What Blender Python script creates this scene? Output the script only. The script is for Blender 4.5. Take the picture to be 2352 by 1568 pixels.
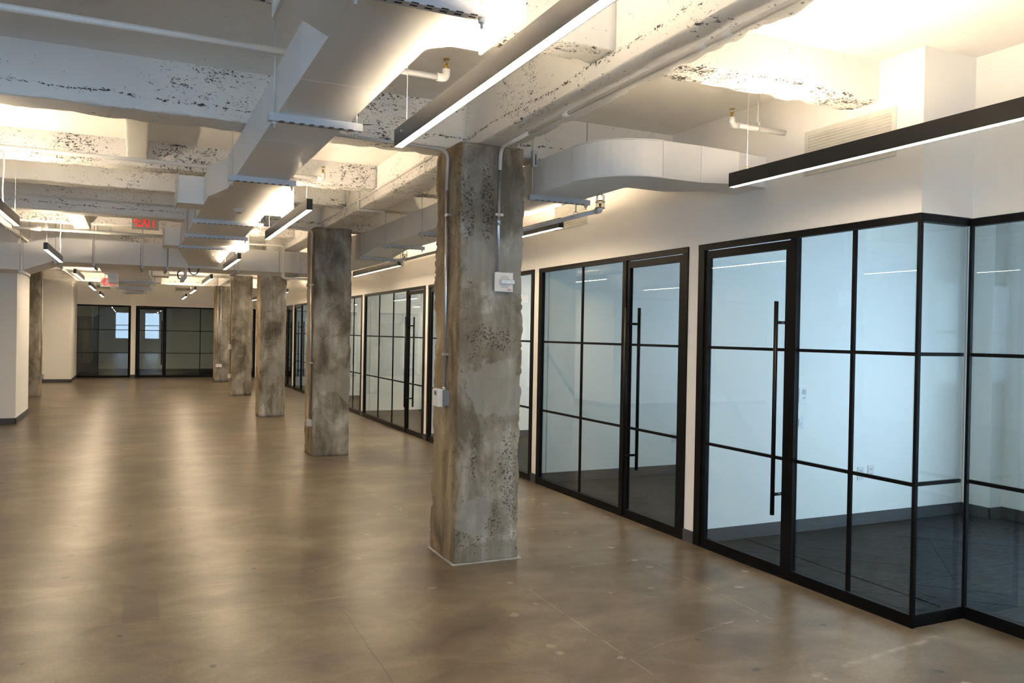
import bpy, bmesh, math, random
from mathutils import Vector, Matrix, noise
random.seed(7)
for o in list(bpy.data.objects): bpy.data.objects.remove(o)
SC = bpy.context.scene
COL = SC.collection

# ------------------------------------------------------------------ camera
F_PX, YAW, PITCH, ROLL, CAM_H = 1848.67, 0.438569, -0.0080146, 0.0182946, 1.68148
_f = Vector((math.sin(YAW)*math.cos(PITCH), math.cos(YAW)*math.cos(PITCH), math.sin(PITCH)))
_r = Vector((math.cos(YAW), -math.sin(YAW), 0)); _u = _r.cross(_f)
_r2 = _r*math.cos(ROLL)+_u*math.sin(ROLL); _u2 = -_r*math.sin(ROLL)+_u*math.cos(ROLL)
cd = bpy.data.cameras.new('camera'); cam = bpy.data.objects.new('camera', cd); COL.objects.link(cam)
m = Matrix.Identity(4)
for i, v in enumerate((_r2, _u2, -_f)):
    for j in range(3): m[j][i] = v[j]
m[2][3] = CAM_H
cam.matrix_world = m
cd.sensor_width = 36.0; cd.sensor_fit = 'HORIZONTAL'; cd.lens = F_PX/2352*36.0
cd.clip_start = 0.05; cd.clip_end = 300
SC.camera = cam

# ------------------------------------------------------------------ world, exposure
wd = bpy.data.worlds.new('sky'); SC.world = wd; wd.use_nodes = True
bg = wd.node_tree.nodes['Background']
bg.inputs[0].default_value = (0.54, 0.73, 1.0, 1); bg.inputs[1].default_value = 5.2
vs = SC.view_settings
vs.view_transform = 'Standard'; vs.look = 'None'; vs.gamma = 1.0; vs.use_curve_mapping = False
vs.exposure = 1.42
SC.cycles.max_bounces = 14; SC.cycles.diffuse_bounces = 8; SC.cycles.transparent_max_bounces = 24
LAMP_DOWN, LAMP_UP = 45.0, 225.0
LAMP_COL = (1.0, 0.785, 0.54)

def portal(name, loc, rot, sx, sy):
    l = bpy.data.lights.new(name, 'AREA'); l.shape = 'RECTANGLE'; l.size = sx; l.size_y = sy
    l.cycles.is_portal = True
    o = bpy.data.objects.new(name, l); o.location = loc; o.rotation_euler = rot; COL.objects.link(o)
    return o

# ------------------------------------------------------------------ materials
def new_mat(name):
    m = bpy.data.materials.new(name); m.use_nodes = True
    nt = m.node_tree
    return m, nt, nt.nodes['Principled BSDF']
def N(nt, typ, **kw):
    n = nt.nodes.new(typ)
    for k, v in kw.items():
        if k.startswith('i_'):
            key = k[2:]; key = int(key) if key.isdigit() else key
            n.inputs[key].default_value = v
        else: setattr(n, k, v)
    return n
def L(nt, a, b): nt.links.new(a, b)
def math_(nt, op, a, b=None, clamp=False):
    n = nt.nodes.new('ShaderNodeMath'); n.operation = op; n.use_clamp = clamp
    for i, x in enumerate((a, b)):
        if x is None: continue
        if isinstance(x, (int, float)): n.inputs[i].default_value = x
        else: nt.links.new(x, n.inputs[i])
    return n.outputs[0]
def ramp(nt, fac, stops):
    r = nt.nodes.new('ShaderNodeValToRGB'); e = r.color_ramp.elements
    while len(e) < len(stops): e.new(0.5)
    for i, (p, c) in enumerate(stops):
        e[i].position = p; e[i].color = (c[0], c[1], c[2], 1) if not isinstance(c, (int, float)) else (c, c, c, 1)
    nt.links.new(fac, r.inputs[0]); return r.outputs[0]
def mixc(nt, fac, a, b, mode='MIX'):
    n = nt.nodes.new('ShaderNodeMix'); n.data_type = 'RGBA'; n.blend_type = mode
    for s, x in ((0, fac), (6, a), (7, b)):
        if isinstance(x, (int, float)): n.inputs[s].default_value = x
        elif isinstance(x, tuple): n.inputs[s].default_value = (x[0], x[1], x[2], 1)
        else: nt.links.new(x, n.inputs[s])
    return n.outputs[2]
def pos(nt, scale=(1, 1, 1)):
    g = nt.nodes.new('ShaderNodeNewGeometry')
    mp = nt.nodes.new('ShaderNodeMapping'); mp.inputs['Scale'].default_value = scale; mp.inputs['Location'].default_value = (0.371, 0.613, 0.437)
    nt.links.new(g.outputs['Position'], mp.inputs[0]); return mp.outputs[0]
def nz(nt, vec, scale, detail=4, rough=0.55, dist=0.0):
    n = nt.nodes.new('ShaderNodeTexNoise'); n.inputs['Scale'].default_value = scale
    n.inputs['Detail'].default_value = detail; n.inputs['Roughness'].default_value = rough
    n.inputs['Distortion'].default_value = dist
    nt.links.new(vec, n.inputs['Vector']); return n.outputs['Fac']
def bump(nt, bs, h, strength=0.3, dist=0.01):
    b = nt.nodes.new('ShaderNodeBump'); b.inputs['Strength'].default_value = strength
    b.inputs['Distance'].default_value = dist
    nt.links.new(h, b.inputs['Height']); nt.links.new(b.outputs[0], bs.inputs['Normal'])
MAT = {}
def plain(name, col, rough=0.5, metal=0.0, spec=0.5, var=0.06, vscale=6, bmp=0.0, bscale=200):
    m, nt, bs = new_mat(name)
    p = pos(nt); n = nz(nt, p, vscale, 3)
    a = tuple(max(0, c*(1-var)) for c in col); b = tuple(min(1, c*(1+var)) for c in col)
    L(nt, ramp(nt, n, [(0.3, a), (0.7, b)]), bs.inputs['Base Color'])
    bs.inputs['Roughness'].default_value = rough; bs.inputs['Metallic'].default_value = metal
    bs.inputs['Specular IOR Level'].default_value = spec
    if bmp: bump(nt, bs, nz(nt, p, bscale, 2), bmp, 0.002)
    MAT[name] = m; return m
plain('white_wall_paint', (0.87, 0.85, 0.81), 0.55, bmp=0.05, var=0.015, vscale=1.5)
plain('duct_paint', (0.83, 0.82, 0.80), 0.42, var=0.03, vscale=2.0)
plain('pipe_paint', (0.76, 0.74, 0.71), 0.4, var=0.03)
plain('strut_metal', (0.52, 0.54, 0.58), 0.38, 0.2, var=0.05)
plain('rod_metal', (0.66, 0.65, 0.62), 0.4, 0.2)
plain('dark_slot', (0.02, 0.02, 0.022), 0.8)
plain('black_metal', (0.0035, 0.0034, 0.0036), 0.5, spec=0.12, var=0.1)
plain('black_satin', (0.005, 0.0048, 0.0048), 0.38, spec=0.2, var=0.05)
plain('fixture_black', (0.009, 0.0085, 0.008), 0.30, spec=0.5, var=0.05)
plain('sign_housing', (0.42, 0.37, 0.33), 0.3, var=0.05)
plain('dark_baseboard', (0.050, 0.050, 0.055), 0.55, var=0.08)
plain('galvanised_steel', (0.56, 0.57, 0.59), 0.33, 0.85, var=0.08, vscale=20)
plain('grey_box', (0.30, 0.30, 0.32), 0.45, 0.4, var=0.08)
plain('white_plastic', (0.72, 0.70, 0.68), 0.35, var=0.02)
plain('clear_lens', (0.75, 0.77, 0.82), 0.12, spec=0.8, var=0.2, vscale=120)
plain('brass', (0.50, 0.36, 0.10), 0.3, 0.9, var=0.15, vscale=60)
plain('dark_wire', (0.03, 0.028, 0.03), 0.5)
plain('orange_cap', (0.85, 0.22, 0.02), 0.45)
plain('red_print', (0.45, 0.08, 0.08), 0.5)
plain('lcd_grey', (0.16, 0.16, 0.15), 0.2)
plain('grille_paint', (0.64, 0.625, 0.56), 0.45)
plain('grey_grille', (0.42, 0.43, 0.42), 0.5)
plain('dark_door', (0.03, 0.026, 0.022), 0.45, var=0.2)
plain('facade_stone', (0.42, 0.44, 0.47), 0.8, var=0.12, vscale=0.8)
plain('caulk', (0.40, 0.38, 0.35), 0.7, var=0.2, vscale=15)

def glass_mat(name, tint, ior=1.52):
    m, nt, bs = new_mat(name)
    nt.nodes.remove(bs)
    tr = N(nt, 'ShaderNodeBsdfTransparent'); tr.inputs[0].default_value = (*tint, 1)
    gl = N(nt, 'ShaderNodeBsdfGlossy'); gl.inputs['Roughness'].default_value = 0.0
    gl.inputs[0].default_value = (0.95, 0.97, 0.96, 1)
    fr = N(nt, 'ShaderNodeFresnel'); ge = N(nt, 'ShaderNodeNewGeometry')
    L(nt, math_(nt, 'ADD', ior, math_(nt, 'MULTIPLY', ge.outputs['Backfacing'], 1/ior-ior)), fr.inputs[0])
    mx = N(nt, 'ShaderNodeMixShader')
    L(nt, fr.outputs[0], mx.inputs[0]); L(nt, tr.outputs[0], mx.inputs[1]); L(nt, gl.outputs[0], mx.inputs[2])
    L(nt, mx.outputs[0], nt.nodes['Material Output'].inputs[0]); MAT[name] = m
glass_mat('partition_glass', (0.905, 0.945, 0.93))
glass_mat('window_glass', (0.97, 0.985, 0.98))

def emis(name, col, st, base=(0.8, 0.8, 0.8)):
    m, nt, bs = new_mat(name)
    bs.inputs['Base Color'].default_value = (*base, 1)
    bs.inputs['Emission Color'].default_value = (*col, 1); bs.inputs['Emission Strength'].default_value = st
    MAT[name] = m
emis('lamp_diffuser', LAMP_COL, LAMP_DOWN)
emis('lamp_uplight', LAMP_COL, LAMP_UP)
emis('exit_letters', (1.0, 0.025, 0.018), 0.33, (0.5, 0.02, 0.015))
emis('exit_letters_far', (1.0, 0.05, 0.04), 0.35, (0.5, 0.03, 0.02))

def painted_concrete(name, pits, band=0.0, lines=False, stretch=(1, 1, 1)):
    """white painted rough concrete with dark pinholes where the cast is honeycombed"""
    m, nt, bs = new_mat(name)
    p = pos(nt); ps = pos(nt, stretch)
    base = ramp(nt, nz(nt, p, 1.7, 4), [(0.25, (0.77, 0.755, 0.72)), (0.75, (0.85, 0.835, 0.80))])
    fine = nz(nt, ps, 72, 3, 0.65, 0.8); mid = nz(nt, ps, 17, 3, 0.6, 0.8)
    patch = nz(nt, p, 1.35, 3, 0.6, 0.5)
    mask = math_(nt, 'MULTIPLY', math_(nt, 'SUBTRACT', patch, 0.56 - pits*0.30), 3.2, True)
    spk = math_(nt, 'ADD', math_(nt, 'MULTIPLY', fine, 0.66), math_(nt, 'MULTIPLY', mid, 0.34))
    sz = N(nt, 'ShaderNodeSeparateXYZ'); L(nt, nt.nodes.new('ShaderNodeNewGeometry').outputs['Position'], sz.inputs[0])
    zl = math_(nt, 'ABSOLUTE', math_(nt, 'SUBTRACT', sz.outputs[2], math_(nt, 'ADD', 3.085, math_(nt, 'MULTIPLY', nz(nt, p, 1.1, 3), 0.16))))
    crk = math_(nt, 'SUBTRACT', 1.0, math_(nt, 'MULTIPLY', zl, 32.0), True)
    mask = math_(nt, 'MAXIMUM', mask, math_(nt, 'MULTIPLY', crk, 1.1*min(1.0, pits*1.6)))
    thr = math_(nt, 'SUBTRACT', 0.665, math_(nt, 'MULTIPLY', mask, 0.145))
    pit = math_(nt, 'MULTIPLY', math_(nt, 'SUBTRACT', spk, thr), 30.0, True)
    col = mixc(nt, pit, base, (0.055, 0.050, 0.046))
    h = math_(nt, 'SUBTRACT', math_(nt, 'MULTIPLY', nz(nt, p, 22, 4), 0.5), pit)
    if lines:
        sep = N(nt, 'ShaderNodeSeparateXYZ'); L(nt, p, sep.inputs[0])
        w = math_(nt, 'ADD', sep.outputs[1], math_(nt, 'MULTIPLY', nz(nt, p, 2.0, 2), 0.05))
        d = math_(nt, 'PINGPONG', w, 0.115)
        ln = math_(nt, 'LESS_THAN', d, 0.0035)
        ln = math_(nt, 'MULTIPLY', ln, math_(nt, 'GREATER_THAN', nz(nt, p, 3.3, 2), 0.47))
        h = math_(nt, 'ADD', h, math_(nt, 'MULTIPLY', ln, 0.8))
        col = mixc(nt, math_(nt, 'MULTIPLY', ln, 0.5), col, (0.84, 0.82, 0.78))
    L(nt, col, bs.inputs['Base Color'])
    bs.inputs['Roughness'].default_value = 0.6
    bump(nt, bs, h, 0.5, 0.008); MAT[name] = m
painted_concrete('painted_concrete', 0.62, stretch=(0.7, 0.7, 1.3))
painted_concrete('painted_concrete_honeycomb', 1.0, stretch=(0.8, 0.8, 1.2))
painted_concrete('painted_concrete_smooth', 0.0, lines=True, stretch=(0.6, 1, 1))

def bare_concrete(name, warm):
    m, nt, bs = new_mat(name)
    p = pos(nt); v = pos(nt, (13, 13, 0.9)); v2 = pos(nt, (1, 1, 0.55))
    big = nz(nt, v2, 3.2, 5, 0.6, 0.6)
    streak = nz(nt, v, 1.0, 4, 0.6, 0.3)
    c1 = ramp(nt, big, [(0.38, (0.135, 0.119, 0.092)), (0.49, (0.245, 0.226, 0.190)), (0.58, (0.335, 0.318, 0.280)), (0.70, (0.49, 0.475, 0.43))])
    c2 = ramp(nt, streak, [(0.38, (0.80, 0.77, 0.72)), (0.56, (1.0, 1.0, 1.0)), (0.72, (1.16, 1.15, 1.12))])
    col = mixc(nt, 1.0, c1, c2, 'MULTIPLY')
    # smooth grey cement repair patches
    br = math_(nt, 'MULTIPLY', math_(nt, 'SUBTRACT', nz(nt, pos(nt, (1, 1, 1.6)), 3.7, 6, 0.65, 0.8), 0.58), 9, True)
    col = mixc(nt, math_(nt, 'MULTIPLY', br, 0.6), col, (0.135, 0.115, 0.082))
    pf = nz(nt, pos(nt, (1, 1, 0.8)), 1.9, 2, 0.45, 0.6)
    pm = math_(nt, 'MULTIPLY', math_(nt, 'SUBTRACT', pf, 0.585), 40, True)
    # marks of the nearest column's front: trowelled repairs, a rough brown band, honeycombed strips
    gp = N(nt, 'ShaderNodeNewGeometry'); sq = N(nt, 'ShaderNodeSeparateXYZ'); L(nt, gp.outputs['Position'], sq.inputs[0])
    near = math_(nt, 'LESS_THAN', sq.outputs[1], 5.56)
    w1 = math_(nt, 'MULTIPLY', math_(nt, 'SUBTRACT', nz(nt, p, 5, 5, 0.6), 0.5), 1.9)
    def marks(lst, soft):
        out = None
        for cx, cz, rx, rz in lst:
            a = math_(nt, 'DIVIDE', math_(nt, 'SUBTRACT', sq.outputs[0], cx), rx); b = math_(nt, 'DIVIDE', math_(nt, 'SUBTRACT', sq.outputs[2], cz), rz)
            r = math_(nt, 'SQRT', math_(nt, 'ADD', math_(nt, 'MULTIPLY', a, a), math_(nt, 'MULTIPLY', b, b)))
            e = math_(nt, 'MULTIPLY', math_(nt, 'SUBTRACT', 1.0, math_(nt, 'ADD', r, w1)), soft, True)
            out = e if out is None else math_(nt, 'MAXIMUM', out, e)
        return math_(nt, 'MULTIPLY', out, near)
    band = marks([(2.40, 1.68, 0.34, 0.20), (2.40, 0.07, 0.40, 0.09), (2.38, 2.62, 0.40, 0.24)], 4)
    col = mixc(nt, math_(nt, 'MULTIPLY', band, 0.5), col, (0.155, 0.135, 0.100))
    pm = math_(nt, 'MULTIPLY', pm, math_(nt, 'SUBTRACT', 1.0, near))
    pm = math_(nt, 'MAXIMUM', pm, marks([(2.34, 2.25, 0.19, 0.18), (2.43, 1.27, 0.25, 0.20), (2.28, 0.33, 0.16, 0.16), (2.58, 2.18, 0.09, 0.26)], 9))
    holes = marks([(2.55, 0.72, 0.085, 0.36), (2.34, 2.66, 0.06, 0.28), (2.19, 2.55, 0.06, 0.22), (2.27, 0.85, 0.03, 0.30), (2.42, 1.66, 0.22, 0.10)], 3)
    col = mixc(nt, math_(nt, 'MULTIPLY', pm, 0.62), col, (0.275, 0.268, 0.240))
    # x-facing sides tinted brown: warm lamp light painted in, besides their own board-mark brown
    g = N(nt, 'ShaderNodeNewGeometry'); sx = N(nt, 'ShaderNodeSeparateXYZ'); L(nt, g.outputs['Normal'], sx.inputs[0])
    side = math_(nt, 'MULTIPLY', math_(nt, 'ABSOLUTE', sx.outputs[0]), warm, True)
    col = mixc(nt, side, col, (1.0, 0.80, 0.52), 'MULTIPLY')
    # dark honeycomb pits
    fine = nz(nt, p, 55, 3, 0.7, 0.4); cl = nz(nt, v2, 2.6, 4, 0.7, 0.4)
    mk = math_(nt, 'MULTIPLY', math_(nt, 'SUBTRACT', cl, 0.47), 5.0, True)
    mk = math_(nt, 'MULTIPLY', mk, math_(nt, 'SUBTRACT', 1.0, pm))
    mk = math_(nt, 'MAXIMUM', mk, math_(nt, 'MULTIPLY', holes, 0.9))
    thr = math_(nt, 'SUBTRACT', 0.665, math_(nt, 'MULTIPLY', mk, 0.145))
    pit = math_(nt, 'MULTIPLY', math_(nt, 'SUBTRACT', fine, thr), 14.0, True)
    col = mixc(nt, math_(nt, 'MULTIPLY', pit, 0.85), col, (0.035, 0.032, 0.030))
    # pale chips
    ch = math_(nt, 'MULTIPLY', math_(nt, 'SUBTRACT', nz(nt, p, 41, 3, 0.6), 0.69), 18, True)
    col = mixc(nt, math_(nt, 'MULTIPLY', ch, 0.6), col, (0.55, 0.52, 0.46))
    L(nt, col, bs.inputs['Base Color']); bs.inputs['Roughness'].default_value = 0.82
    bs.inputs['Specular IOR Level'].default_value = 0.25
    h = math_(nt, 'SUBTRACT', math_(nt, 'ADD', math_(nt, 'MULTIPLY', nz(nt, p, 28, 5), 0.6), math_(nt, 'MULTIPLY', streak, 0.4)), pit)
    bump(nt, bs, h, 0.7, 0.010); MAT[name] = m
bare_concrete('bare_concrete', 0.85)

def floor_mat():
    m, nt, bs = new_mat('polished_concrete')
    p = pos(nt); px = pos(nt, (0.8, 1.1, 1))
    big = nz(nt, px, 0.9, 5, 0.55, 0.7); midn = nz(nt, px, 3.1, 5, 0.6, 0.8); fine = nz(nt, p, 60, 3, 0.6)
    f = math_(nt, 'ADD', math_(nt, 'MULTIPLY', big, 0.58), math_(nt, 'MULTIPLY', midn, 0.42))
    col = ramp(nt, f, [(0.40, (0.075, 0.057, 0.038)), (0.52, (0.130, 0.104, 0.071)), (0.60, (0.178, 0.147, 0.103)), (0.72, (0.240, 0.202, 0.148))])
    col = mixc(nt, 0.35, col, ramp(nt, fine, [(0.35, 0.35), (0.65, 0.65)]), 'OVERLAY')
    gg = N(nt, 'ShaderNodeNewGeometry'); sep = N(nt, 'ShaderNodeSeparateXYZ'); L(nt, gg.outputs['Position'], sep.inputs[0]); X, Y = sep.outputs[0], sep.outputs[1]
    wob = math_(nt, 'MULTIPLY', math_(nt, 'SUBTRACT', nz(nt, p, 5, 3), 0.5), 0.10)
    def rect(x0, x1, y0, y1, soft=90):
        xs = math_(nt, 'SUBTRACT', (x1-x0)/2, math_(nt, 'ABSOLUTE', math_(nt, 'SUBTRACT', math_(nt, 'ADD', X, math_(nt, 'MULTIPLY', wob, 0.12)), (x0+x1)/2)))
        ys = math_(nt, 'SUBTRACT', (y1-y0)/2, math_(nt, 'ABSOLUTE', math_(nt, 'SUBTRACT', Y, (y0+y1)/2)))
        return math_(nt, 'MULTIPLY', math_(nt, 'MINIMUM', xs, ys), soft, True)
    # filler strips left in the slab
    col = mixc(nt, math_(nt, 'MULTIPLY', rect(0.0, 0.10, 5.75, 8.5, 40), 0.5), col, (0.105, 0.097, 0.083))
    col = mixc(nt, math_(nt, 'MULTIPLY', rect(0.24, 0.37, 9.8, 10.45), 0.6), col, (0.06, 0.05, 0.038))
    col = mixc(nt, math_(nt, 'MULTIPLY', rect(-0.05, 0.16, 5.05, 5.65), 0.45), col, (0.055, 0.044, 0.034))
    def seg(x0, y0, x1, y1, w, jit=1.0):
        dx, dy = x1-x0, y1-y0; l = math.hypot(dx, dy); ux, uy = dx/l, dy/l
        rx = math_(nt, 'SUBTRACT', X, x0); ry = math_(nt, 'SUBTRACT', Y, y0)
        t = math_(nt, 'ADD', math_(nt, 'MULTIPLY', rx, ux), math_(nt, 'MULTIPLY', ry, uy))
        s = math_(nt, 'ADD', math_(nt, 'MULTIPLY', rx, -uy), math_(nt, 'MULTIPLY', ry, ux))
        s = math_(nt, 'ABSOLUTE', math_(nt, 'ADD', s, math_(nt, 'MULTIPLY', wob, jit)))
        inn = math_(nt, 'MULTIPLY', math_(nt, 'GREATER_THAN', t, 0.0), math_(nt, 'LESS_THAN', t, l))
        return math_(nt, 'MULTIPLY', math_(nt, 'SUBTRACT', 1.0, math_(nt, 'DIVIDE', s, w), True), inn)
    dark = None
    for a in ((-1.9, 6.20, 1.05, 5.72, 0.006, 1.2), (1.05, 5.72, 1.9, 6.02, 0.007, 1.5), (1.16, 4.85, 1.14, 3.2, 0.005, 0.2), (-1.5, 8.1, 2.6, 8.45, 0.006, 1.5)):
        s = seg(*a); dark = s if dark is None else math_(nt, 'MAXIMUM', dark, s)
    col = mixc(nt, math_(nt, 'MULTIPLY', dark, 0.8), col, (0.03, 0.025, 0.02))
    light = None
    for a in ((2.386, 4.75, 2.36, 3.0, 0.007, 0.12), (3.55, 5.05, 3.50, 3.7, 0.007, 0.12), (2.9, 5.10, 4.15, 5.09, 0.009, 0.3), (2.35, 3.55, 3.3, 3.78, 0.006, 1.2), (3.1, 2.98, 4.2, 3.12, 0.03, 0.9), (-0.3, 5.10, 1.25, 5.06, 0.006, 0.3)):
        s = seg(*a); light = s if light is None else math_(nt, 'MAXIMUM', light, s)
    brk = math_(nt, 'MULTIPLY', math_(nt, 'SUBTRACT', nz(nt, p, 9, 3), 0.40), 6, True)
    col = mixc(nt, math_(nt, 'MULTIPLY', math_(nt, 'MULTIPLY', light, brk), 0.65), col, (0.36, 0.32, 0.26))
    # worn pits and pale chips
    def dots(scale, rmax, keep, warp):
        wv = N(nt, 'ShaderNodeVectorMath', operation='ADD'); L(nt, p, wv.inputs[0])
        nn = N(nt, 'ShaderNodeTexNoise'); nn.inputs['Scale'].default_value = 22; nn.inputs['Detail'].default_value = 3; L(nt, p, nn.inputs['Vector'])
        sc = N(nt, 'ShaderNodeVectorMath', operation='SCALE'); sc.inputs['Scale'].default_value = warp; L(nt, nn.outputs['Color'], sc.inputs[0]); L(nt, sc.outputs[0], wv.inputs[1])
        vo = N(nt, 'ShaderNodeTexVoronoi', voronoi_dimensions='2D'); vo.inputs['Scale'].default_value = scale; L(nt, wv.outputs[0], vo.inputs['Vector'])
        sp = N(nt, 'ShaderNodeSeparateColor'); L(nt, vo.outputs['Color'], sp.inputs[0])
        r = math_(nt, 'MULTIPLY', math_(nt, 'SUBTRACT', sp.outputs[0], keep), rmax/(1-keep))
        return math_(nt, 'MULTIPLY', math_(nt, 'SUBTRACT', r, vo.outputs['Distance']), 60, True)
    pit = dots(2.4, 0.075, 0.50, 0.05)
    col = mixc(nt, math_(nt, 'MULTIPLY', pit, 0.85), col, (0.035, 0.028, 0.022))
    rgt = math_(nt, 'MULTIPLY', math_(nt, 'SUBTRACT', X, 1.0), 0.6, True)
    chp = math_(nt, 'MULTIPLY', dots(3.6, 0.12, 0.55, 0.07), rgt)
    col = mixc(nt, math_(nt, 'MULTIPLY', chp, 0.75), col, (0.34, 0.305, 0.24))
    L(nt, col, bs.inputs['Base Color'])
    bs.inputs['Roughness'].default_value = 0.31
    bs.inputs['Specular IOR Level'].default_value = 0.3
    h = math_(nt, 'SUBTRACT', math_(nt, 'MULTIPLY', fine, 0.05), math_(nt, 'ADD', dark, pit))
    bump(nt, bs, h, 0.15, 0.003); MAT['polished_concrete'] = m
floor_mat()
def carpet_mat(name, k):
    m, nt, bs = new_mat(name)
    p = pos(nt); st = pos(nt, (14, 3, 1)) if k % 2 else pos(nt, (3, 14, 1))
    n = nz(nt, st, 2.2, 5, 0.7, 0.8)
    b = (0.013, 0.0145, 0.017)[k % 3]
    L(nt, ramp(nt, n, [(0.35, (b*0.45, b*0.47, b*0.5)), (0.65, (b*2.2, b*2.3, b*2.45))]), bs.inputs['Base Color'])
    bs.inputs['Roughness'].default_value = 0.7; bs.inputs['Specular IOR Level'].default_value = 0.12
    bump(nt, bs, nz(nt, p, 180, 2), 0.5, 0.006); MAT[name] = m
for k in range(3): carpet_mat('carpet_%d' % k, k)

# ------------------------------------------------------------------ builders
class MB:
    def __init__(s): s.v = []; s.f = []; s.smooth = []
    def face(s, idx, sm=False): s.f.append(idx); s.smooth.append(sm)
    def hexa(s, p):      # 4 bottom (ccw), 4 top
        b = len(s.v); s.v += [Vector(q) for q in p]
        for q in ((3, 2, 1, 0), (4, 5, 6, 7), (0, 1, 5, 4), (1, 2, 6, 5), (2, 3, 7, 6), (3, 0, 4, 7)):
            s.face([b+i for i in q])
        return s
    def box(s, a, b):
        x0, x1 = sorted((a[0], b[0])); y0, y1 = sorted((a[1], b[1])); z0, z1 = sorted((a[2], b[2]))
        return s.hexa([(x0, y0, z0), (x1, y0, z0), (x1, y1, z0), (x0, y1, z0), (x0, y0, z1), (x1, y0, z1), (x1, y1, z1), (x0, y1, z1)])
    def prism(s, poly, z0, z1, top_z=None):
        b = len(s.v); n = len(poly)
        s.v += [Vector((x, y, z0)) for x, y in poly] + [Vector((x, y, z1)) for x, y in poly]
        s.face([b+i for i in reversed(range(n))]); s.face([b+n+i for i in range(n)])
        for i in range(n): s.face([b+i, b+(i+1) % n, b+n+(i+1) % n, b+n+i])
        return s
    def ring_sweep(s, pts, r, seg=10, closed_ends=True):
        pts = [Vector(p) for p in pts]; b = len(s.v); n = len(pts)
        t0 = (pts[1]-pts[0]).normalized()
        ref = Vector((0, 0, 1)) if abs(t0.z) < 0.9 else Vector((1, 0, 0))
        u = t0.cross(ref).normalized()
        for i, p in enumerate(pts):
            t = ((pts[min(i+1, n-1)]-p).normalized() if i < n-1 else Vector()) + ((p-pts[i-1]).normalized() if i else Vector())
            t.normalize(); u = (u - t*u.dot(t)).normalized(); w = t.cross(u)
            rr = r[i] if isinstance(r, (list, tuple)) else r
            for k in range(seg):
                a = 2*math.pi*k/seg; s.v.append(p + u*math.cos(a)*rr + w*math.sin(a)*rr)
        for i in range(n-1):
            for k in range(seg):
                k2 = (k+1) % seg
                s.face([b+i*seg+k, b+i*seg+k2, b+(i+1)*seg+k2, b+(i+1)*seg+k], True)
        if closed_ends:
            s.face([b+k for k in reversed(range(seg))]); s.face([b+(n-1)*seg+k for k in range(seg)])
        return s
    def cyl(s, p, q, r, seg=12, r2=None): return s.ring_sweep([p, q], [r, r if r2 is None else r2], seg)
    def build(s, name, mat, parent=None, **props):
        me = bpy.data.meshes.new(name)
        off = parent_loc(parent)
        me.from_pydata([tuple(v-off) for v in s.v], [], s.f)
        for p, sm in zip(me.polygons, s.smooth): p.use_smooth = sm
        bm = bmesh.new(); bm.from_mesh(me); bmesh.ops.recalc_face_normals(bm, faces=bm.faces); bm.to_mesh(me); bm.free()
        me.materials.append(MAT[mat]); me.update()
        o = bpy.data.objects.new(name, me); COL.objects.link(o)
        if parent: o.parent = parent
        for k, v in props.items(): o[k] = v
        return o
LOC = {}
def parent_loc(p):
    l = Vector()
    while p is not None: l = l + Vector(p.location); p = p.parent
    return l
def thing(name, label, cat, loc=(0, 0, 0), group=None, kind=None):
    o = bpy.data.objects.new(name, None); COL.objects.link(o); o.location = loc; o.empty_display_size = 0.1
    o['label'] = label; o['category'] = cat
    if group: o['group'] = group
    if kind: o['kind'] = kind
    return o
def tag(o, label, cat=None, group=None, kind=None):
    o['label'] = label
    if cat: o['category'] = cat
    if group: o['group'] = group
    if kind: o['kind'] = kind
    return o
def box(name, a, b, mat, parent=None, **p): return MB().box(a, b).build(name, mat, parent, **p)
def bend(pts, rad, seg=7):
    """polyline with rounded corners"""
    pts = [Vector(p) for p in pts]; out = [pts[0]]
    for i in range(1, len(pts)-1):
        a, b, c = pts[i-1], pts[i], pts[i+1]
        d1 = (a-b); d2 = (c-b); r = min(rad, d1.length*0.49, d2.length*0.49)
        d1.normalize(); d2.normalize(); p1 = b+d1*r; p2 = b+d2*r
        for k in range(seg+1):
            t = k/seg; out.append(p1*(1-t)**2 + b*2*t*(1-t) + p2*t*t)
    out.append(pts[-1]); return out
def fbm(x, y, z, oct=3): return noise.fractal(Vector((x, y, z)), 1.0, 2.1, oct)
def drift(y): return 0.0070*(y-4.0)

def frange(a, b, st):
    n = max(1, int(round((b-a)/st))); return [a+(b-a)*i/n for i in range(n+1)]

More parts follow.
